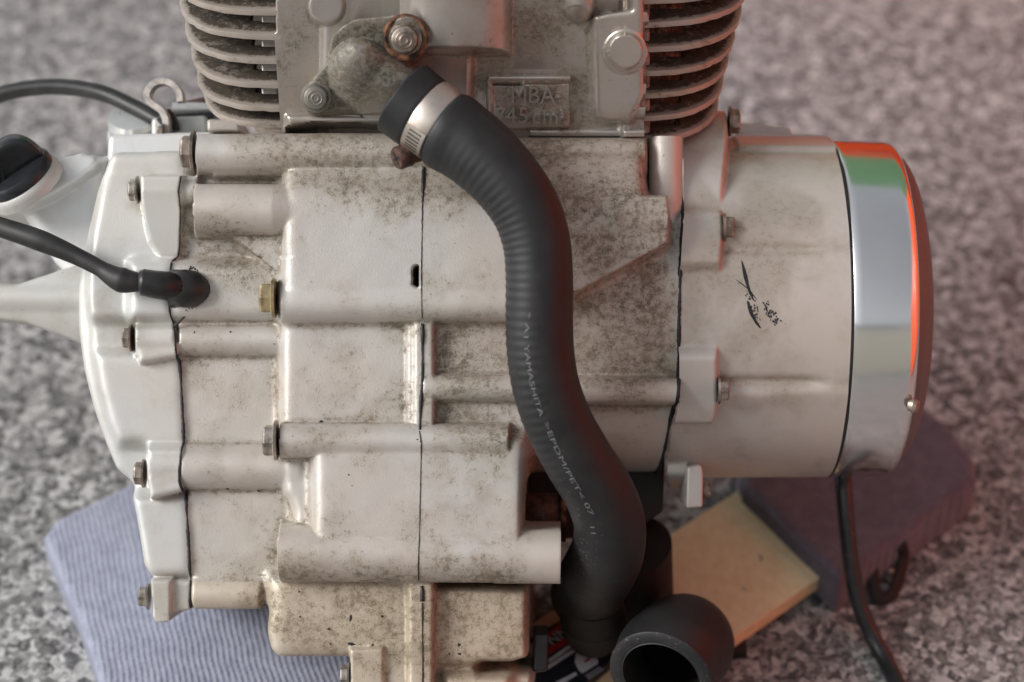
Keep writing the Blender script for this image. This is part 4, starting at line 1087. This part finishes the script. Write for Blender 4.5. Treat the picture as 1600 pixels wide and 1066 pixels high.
# ---------------------------------------------------------------- back left: starter body, hook, cable
prism('cover_shoulder', [(168, 210), (335, 205), (335, 262), (165, 262)], -120, 60, MAT['white'], ENG, 10)
lathe('breather_stack', [(0, 40), (10, 42), (12, 38), (16, 38), (18, 42), (34, 42), (36, 46), (60, 46)], qv(208, 180, -120), tuple(-UPV), MAT['alu'], ENG, 48)
prism('starter_body', [(236, 184), (324, 180), (326, 226), (236, 228)], -180, -20, MAT['cover'], ENG, 7)
prism('starter_flange', [(323, 186), (372, 186), (376, 206), (323, 206)], -120, 10, MAT['case'], ENG, 5)
prism('coil_block', [(284, 158), (322, 150), (330, 180), (284, 184)], -200, -60, MAT['rust'], ENG, 6)
lathe('starter_pipe', [(0, 10), (60, 10)], qv(270, 170, -60), (1, 0, 0), MAT['alu'], ENG, 24)
prism('coil_base', [(262, 178), (334, 174), (334, 186), (262, 186)], -160, -30, MAT['black'], ENG, 3)
HK = thing('cable_hook', 'bent flat steel cable guide standing on the left of the engine', 'hook', tuple(qv(261, 212, 20)))
pth = spline([qv(283, 160, 20), qv(281, 146, 20), qv(272, 134, 20), qv(257, 128, 20), qv(242, 132, 20), qv(232, 145, 20), qv(233, 157, 20), qv(243, 166, 20), qv(254, 174, 20), qv(260, 186, 20), qv(261, 200, 20), qv(261, 218, 20)], 6)
Tn = np.gradient(pth, axis=0); Tn /= np.linalg.norm(Tn, axis=1)[:, None]; Nn = np.stack((Tn[:, 1], -Tn[:, 0], 0 * Tn[:, 0]), -1)
V = []; 
for dx_, dz in ((-4.5, 14), (4.5, 14), (5.5, 11), (5.5, -14), (-5.5, -14), (-5.5, 11)): V += list(pth + Nn * dx_ + np.array((0, 0, dz)))
npt = len(pth); F = []
for a in range(6):
    b = (a + 1) % 6; F += [(a * npt + k, a * npt + k + 1, b * npt + k + 1, b * npt + k) for k in range(npt - 1)]
F += [tuple(a * npt for a in range(6)), tuple(a * npt + npt - 1 for a in range(6))]
part('strip', V, F, MAT['hook'], HK, True, sharp=40)
bolt(256, 208, 40, LV, 12, 'bolt', 0.3, 0.8, parent=HK)
CB = thing('throttle_cable', 'thick black cable arching over the terrazzo to the steel hook', 'cable', tuple(qv(250, 190, -50)))
sweep('sheath', spline([qv(-60, 178, -120), qv(-10, 152, -115), qv(40, 139, -110), qv(100, 136, -100), qv(160, 146, -85), qv(210, 168, -65), qv(255, 192, -45), qv(290, 205, -40)], 10), [13] * 71, MAT['cable'], CB, 24)
sweep('boot', spline([qv(256, 180, -10), qv(264, 190, -8), qv(268, 205, -6)], 6), [14] * 13, MAT['black'], CB, 20)

# ---------------------------------------------------------------- dark pump parts in the hollow right of the block
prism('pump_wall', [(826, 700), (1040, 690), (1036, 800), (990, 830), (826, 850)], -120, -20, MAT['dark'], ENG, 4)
sweep('drain_pipe', [qv(820, 806, 60), qv(850, 806, 62), qv(880, 806, 60)], [34, 36, 34], MAT['rust'], ENG, 28)
sweep('pipe_ring', [qv(876, 806, 60), qv(884, 806, 60)], [40, 40], MAT['rust_orange'], ENG, 32)
lathe('hose_union', [(0, 46), (60, 50), (62, 52), (90, 52), (92, 44), (130, 44)], qv(925, 930, 40), (0.05, 0.55, -0.8), MAT['dark'], ENG, 40)
lathe('pump_neck', [(0, 66), (160, 60)], qv(985, 850, -60), (0.1, 0.7, -0.6), MAT['dark'], ENG, 40)
prism('rubber_mount', [(833, 990), (858, 990), (856, 1050), (833, 1052)], 20, 120, MAT['black'], ENG, 5)

# ---------------------------------------------------------------- things under the engine
def slab(name, corners, h_top, thick, mat, parent, rib=0.0, ribdir=0.0, pitch=9.0, bevel=14, step=3.0, droop=None, sag=0.0):
    """a cloth or board slab: corners are photo positions of its top outline"""
    Q = [gp(a, b, h_top) for a, b in corners]
    A2 = [(np.dot(p - C0, XV), np.dot(p - C0, AWV)) for p in Q]
    xs_ = [a for a, b in A2]; ys_ = [b for a, b in A2]
    gx, gy = np.meshgrid(np.arange(min(xs_) - 2, max(xs_) + 2 + step, step), np.arange(min(ys_) - 2, max(ys_) + 2 + step, step))
    d = poly_sdf(A2, gx, gy) + wob(gx, gy, 30, 2.0); t = np.clip(-d / bevel, 0, 1)
    hh = np.where(d < 0, h_top - bevel * (1 - np.sqrt(1 - (1 - t) ** 2)), h_top - thick)
    if sag: hh = hh + wob(gx, gy, 60, sag) * np.clip(-d / 30, 0, 1)
    if rib:
        u = gx * math.cos(ribdir) + gy * math.sin(ribdir); v = -gx * math.sin(ribdir) + gy * math.cos(ribdir)
        hh = hh + rib * ((0.85 + 0.22 * np.sin(v / 5.5 + 2 * np.sin(np.floor(u / pitch) * 2.4))) * np.sin(u / pitch * 2 * math.pi + 0.9 * np.sin(v / 34) + 0.5 * np.sin(v / 11 + u / 30)) + 0.3 * np.sin(v / (pitch * 1.3) * 2 * math.pi + np.floor(u / pitch) * math.pi)) * np.clip(-d / 6, 0, 1)
    hh = np.maximum(hh, h_top - thick)
    k = (np.minimum(np.minimum(d[:-1, :-1], d[1:, 1:]), np.minimum(d[1:, :-1], d[:-1, 1:])) < 0)
    Pt = C0 + gx[..., None] * XV + gy[..., None] * AWV + (hh - H)[..., None] * UPV
    return grid_part(name, Pt, mat, parent, k, toward=UPV)
def cloth_mat(name, c0, c1):
    m = M(name); n = m.noise(120, 4, 0.65); f_ = m.noise(1100, 3, 0.7)
    c = m.mix(m.ramp(n, 0.35, 0.65), c0, c1); c = m.mix(m.ramp(f_, 0.35, 0.7, 0, 0.4), c, tuple(min(1, x * 1.6) for x in c1))
    m.set('Base_Color', c); m.set('Roughness', 0.95); m.set('Sheen_Weight', 0.3); m.bump(f_, 0.5, 0.0006); return m.m
MAT['towel'] = cloth_mat('blue_towel', (0.20, 0.215, 0.285), (0.28, 0.295, 0.375))
MAT['towel2'] = cloth_mat('purple_towel', (0.085, 0.07, 0.095), (0.13, 0.105, 0.13))
TW = thing('folded_towel', 'folded pale blue ribbed towel under the lower left of the engine', 'towel', tuple(gp(200, 900, 30)))
slab('cloth', [(66, 836), (90, 808), (240, 735), (560, 700), (720, 900), (720, 1150), (186, 1150), (120, 960)], 58, 56, MAT['towel'], TW, 1.4, R(16), 9.5, 16, 2.2, sag=2.5)
TW2 = thing('dark_towel', 'dark purple grey towel draped over the block below the chrome ring', 'towel', tuple(gp(1350, 760, 60)))
slab('cloth', [(1150, 700), (1395, 640), (1440, 632), (1482, 660), (1524, 716), (1526, 748), (1420, 830), (1312, 905), (1296, 890), (1160, 760)], 84, 80, MAT['towel2'], TW2, 0.9, R(40), 9, 16, 2.8, sag=3.0)
sb = [gp(a, b, 8) for a, b in ((1230, 740), (1400, 700), (1470, 735), (1330, 845))]
V = [p for p in sb] + [p - UPV * 7.5 for p in sb]
BL = thing('support_block', 'grey block under the dark towel', 'block', tuple(np.mean(sb, 0) - UPV * 7.5))
part("block_body", V, [(0, 1, 2, 3), (4, 5, 6, 7), (0, 1, 5, 4), (1, 2, 6, 5), (2, 3, 7, 6), (3, 0, 4, 7)], simple('grey_block', (0.10, 0.10, 0.10), 0.7, 0, 0.2, 60), BL, False)

def wood_mat():
    m = M('pine_board'); v = m.mapping(scale=(1, 1, 1), rot=(0, 0, R(54)))
    g_ = m.noise(1.0, 3, 0.6, m.mapping(scale=(240, 18, 240), rot=(0, 0, R(-36)))); n = m.noise(30, 4, 0.6)
    c = m.mix(m.ramp(g_, 0.3, 0.7), (0.76, 0.58, 0.34), (0.82, 0.66, 0.42)); c = m.mix(m.ramp(n, 0.55, 0.8, 0, 0.35), c, (0.46, 0.29, 0.14))
    st = m.ramp(m.noise(60, 3, 0.6), 0.70, 0.76, 0, 0.7); c = m.mix(st, c, (0.06, 0.05, 0.04))
    m.set('Base_Color', c); m.set('Roughness', 0.6); m.bump(g_, 0.1, 0.0005); return m.m
hb = 46.0
c_ = [gp(1160, 762, hb), gp(1302, 888, hb)]; dirb = gp(1140, 1000, hb) - gp(1302, 888, hb); dirb /= np.linalg.norm(dirb)
quad = [c_[0], c_[1], c_[1] + dirb * 760, c_[0] + dirb * 760]
WB = thing('wooden_board', 'pale pine board lying below the engine at lower right', 'board', tuple(np.mean(quad, 0) - UPV * 26))
V = quad + [p - UPV * 30 for p in quad]
wb = part('board', V, [(0, 1, 2, 3), (4, 5, 6, 7), (0, 1, 5, 4), (1, 2, 6, 5), (2, 3, 7, 6), (3, 0, 4, 7)], wood_mat(), WB, False)
MAT['lit_edge'] = simple('lit_board_edge', (0.80, 0.55, 0.32), 0.7, 0, 0.1, 120)  # lighter orange for the board's sides, imitating light falling on the edge
wb.data.materials.append(MAT['lit_edge'])
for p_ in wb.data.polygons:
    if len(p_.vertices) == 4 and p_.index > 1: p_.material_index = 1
md = wb.modifiers.new('edge', 'BEVEL'); md.width = 2.0 * U; md.segments = 2
kn = gp(1262, 868, hb + 0.6)
part('knot', [kn + XV * (7 * math.cos(t)) + AWV * (5 * math.sin(t)) for t in np.linspace(0, 6.28, 14, endpoint=False)], [tuple(range(14))], simple('knot_wood', (0.10, 0.06, 0.03), 0.7), WB, False)
# legs that carry the board: bricks out of sight
for k, (fx, fy) in enumerate(((0.30, 0.3), (0.30, 0.85))):
    cpt = quad[0] * (1 - fy) * (1 - fx) + quad[3] * fx * (1 - fy) + quad[1] * fy * (1 - fx) + quad[2] * fx * fy - UPV * 31
    V = []
    for h_ in (0, -(hb - 32)):
        for a, b in ((-40, -40), (40, -40), (40, 40), (-40, 40)): V.append(cpt + XV * a + AWV * b + UPV * h_)
    part('foot', V, [(0, 1, 2, 3), (4, 5, 6, 7), (0, 1, 5, 4), (1, 2, 6, 5), (2, 3, 7, 6), (3, 0, 4, 7)], MAT['dark'], WB, False)

# printed carton on the board
def board_quad(pts, h): return [gp(a, b, h) for a, b in pts]
hc = hb + 22
CT = thing('oil_carton', 'small dark printed carton with red stripe and white bottle picture on the board', 'carton', tuple(gp(900, 1030, hb)))
def carton_prism(name, pts, h0, h1, mat, parent):
    T_ = board_quad(pts, h1); B_ = [p - UPV * (h1 - h0) for p in T_]; n = len(pts)
    return part(name, T_ + B_, [tuple(range(n)), tuple(range(n, 2 * n))] + [(i, (i + 1) % n, n + (i + 1) % n, n + i) for i in range(n)], mat, parent, False)
cb = carton_prism('carton_body', [(818, 1004), (884, 964), (948, 1010), (962, 1026), (912, 1070), (840, 1130), (780, 1090)], hb + 1, hc, MAT['card'], CT)
carton_prism('stripe', [(856, 1012), (892, 991), (899, 998), (858, 1022)], hc + 0.2, hc + 0.8, MAT['print_red'], CT)
carton_prism('stripe', [(852, 990), (878, 972), (886, 979), (857, 996)], hc + 0.2, hc + 0.8, MAT['print_red'], CT)
carton_prism('text_bar', [(857, 1030), (897, 1002), (901, 1006), (858, 1036)], hc + 0.2, hc + 0.8, MAT['print_white'], CT)
carton_prism('text_bar', [(855, 1040), (895, 1014), (899, 1018), (856, 1046)], hc + 0.2, hc + 0.8, MAT['print_white'], CT)
carton_prism('text_bar', [(868, 1066), (899, 1050), (902, 1054), (874, 1072)], hc + 0.2, hc + 0.8, MAT['print_white'], CT)
carton_prism('bottle_picture', [(900, 1022), (906, 1018), (912, 1019), (915, 1022), (922, 1019), (935, 1032), (934, 1037), (910, 1052), (904, 1047), (898, 1034)], hc + 0.2, hc + 0.8, MAT['print_white'], CT)
carton_prism('bottle_label', [(912, 1033), (921, 1027), (923, 1030), (914, 1036)], hc + 0.9, hc + 1.3, MAT['print_red'], CT)
carton_prism('picture_base', [(914, 1055), (936, 1041), (944, 1046), (920, 1062)], hc + 0.2, hc + 0.8, simple('grey_card', (0.22, 0.22, 0.26), 0.6), CT)
def carton_text(body, a, b, size):
    """white print lying along the stripe from photo point a to b"""
    pa_, pb_ = gp(*a, hc + 1.0), gp(*b, hc + 1.0); ex1 = (pb_ - pa_); wl = np.linalg.norm(ex1); ex1 /= wl; ey1 = -np.cross(UPV, ex1); 
    me = text_mesh('lettering', body, size, 0.0); n = len(me.vertices); co = np.empty(n * 3, np.float32); me.vertices.foreach_get('co', co); co = co.reshape(-1, 3)
    w = co[:, 0].max(); W3 = pa_ + (co[:, :1] / w * wl) * ex1 + co[:, 1:2] * ey1
    me.vertices.foreach_set('co', (L(W3[:, 0], W3[:, 1], W3[:, 2]) - base_of(CT)).astype(np.float32).ravel()); me.materials.clear(); me.materials.append(MAT['print_white']); me.update()
    link('lettering', me, CT)
carton_text('NN', (862, 1009), (892, 991), 30)

# black cable on the right with its loop
RC = thing('ground_cable', 'black cable hanging from the chrome ring down past the board', 'cable', tuple(qv(1330, 900, -160)))
sweep('sheath', spline([qv(1316, 735, -150), qv(1319, 770, -140), qv(1323, 820, -140), qv(1331, 890, -150), qv(1345, 950, -165), qv(1366, 1000, -168), qv(1390, 1045, -140), qv(1420, 1110, -75)], 10), [14] * 71, MAT['cap'], RC, 20)
LP = thing('strap_loop', 'small dark strap loop lying beside the black cable on the terrazzo', 'strap', tuple(gp(1390, 930, 10)))
lp = spline([gp(1362, 862, 60), gp(1364, 900, 30), gp(1372, 935, 8), gp(1392, 930, 8), (gp(1404, 905, 14)), gp(1412, 870, 30), gp(1408, 852, 60)], 8)
sweep('strap', lp, [11] * len(lp), MAT['dark'], LP, 16, flat=0.45)
lathe('rivet', [(0, 6), (3, 6), (4, 3), (4, 0.3)], gp(1391, 892, 20), tuple(UPV), MAT['steel'], LP, 18)
bpy.context.view_layer.update()
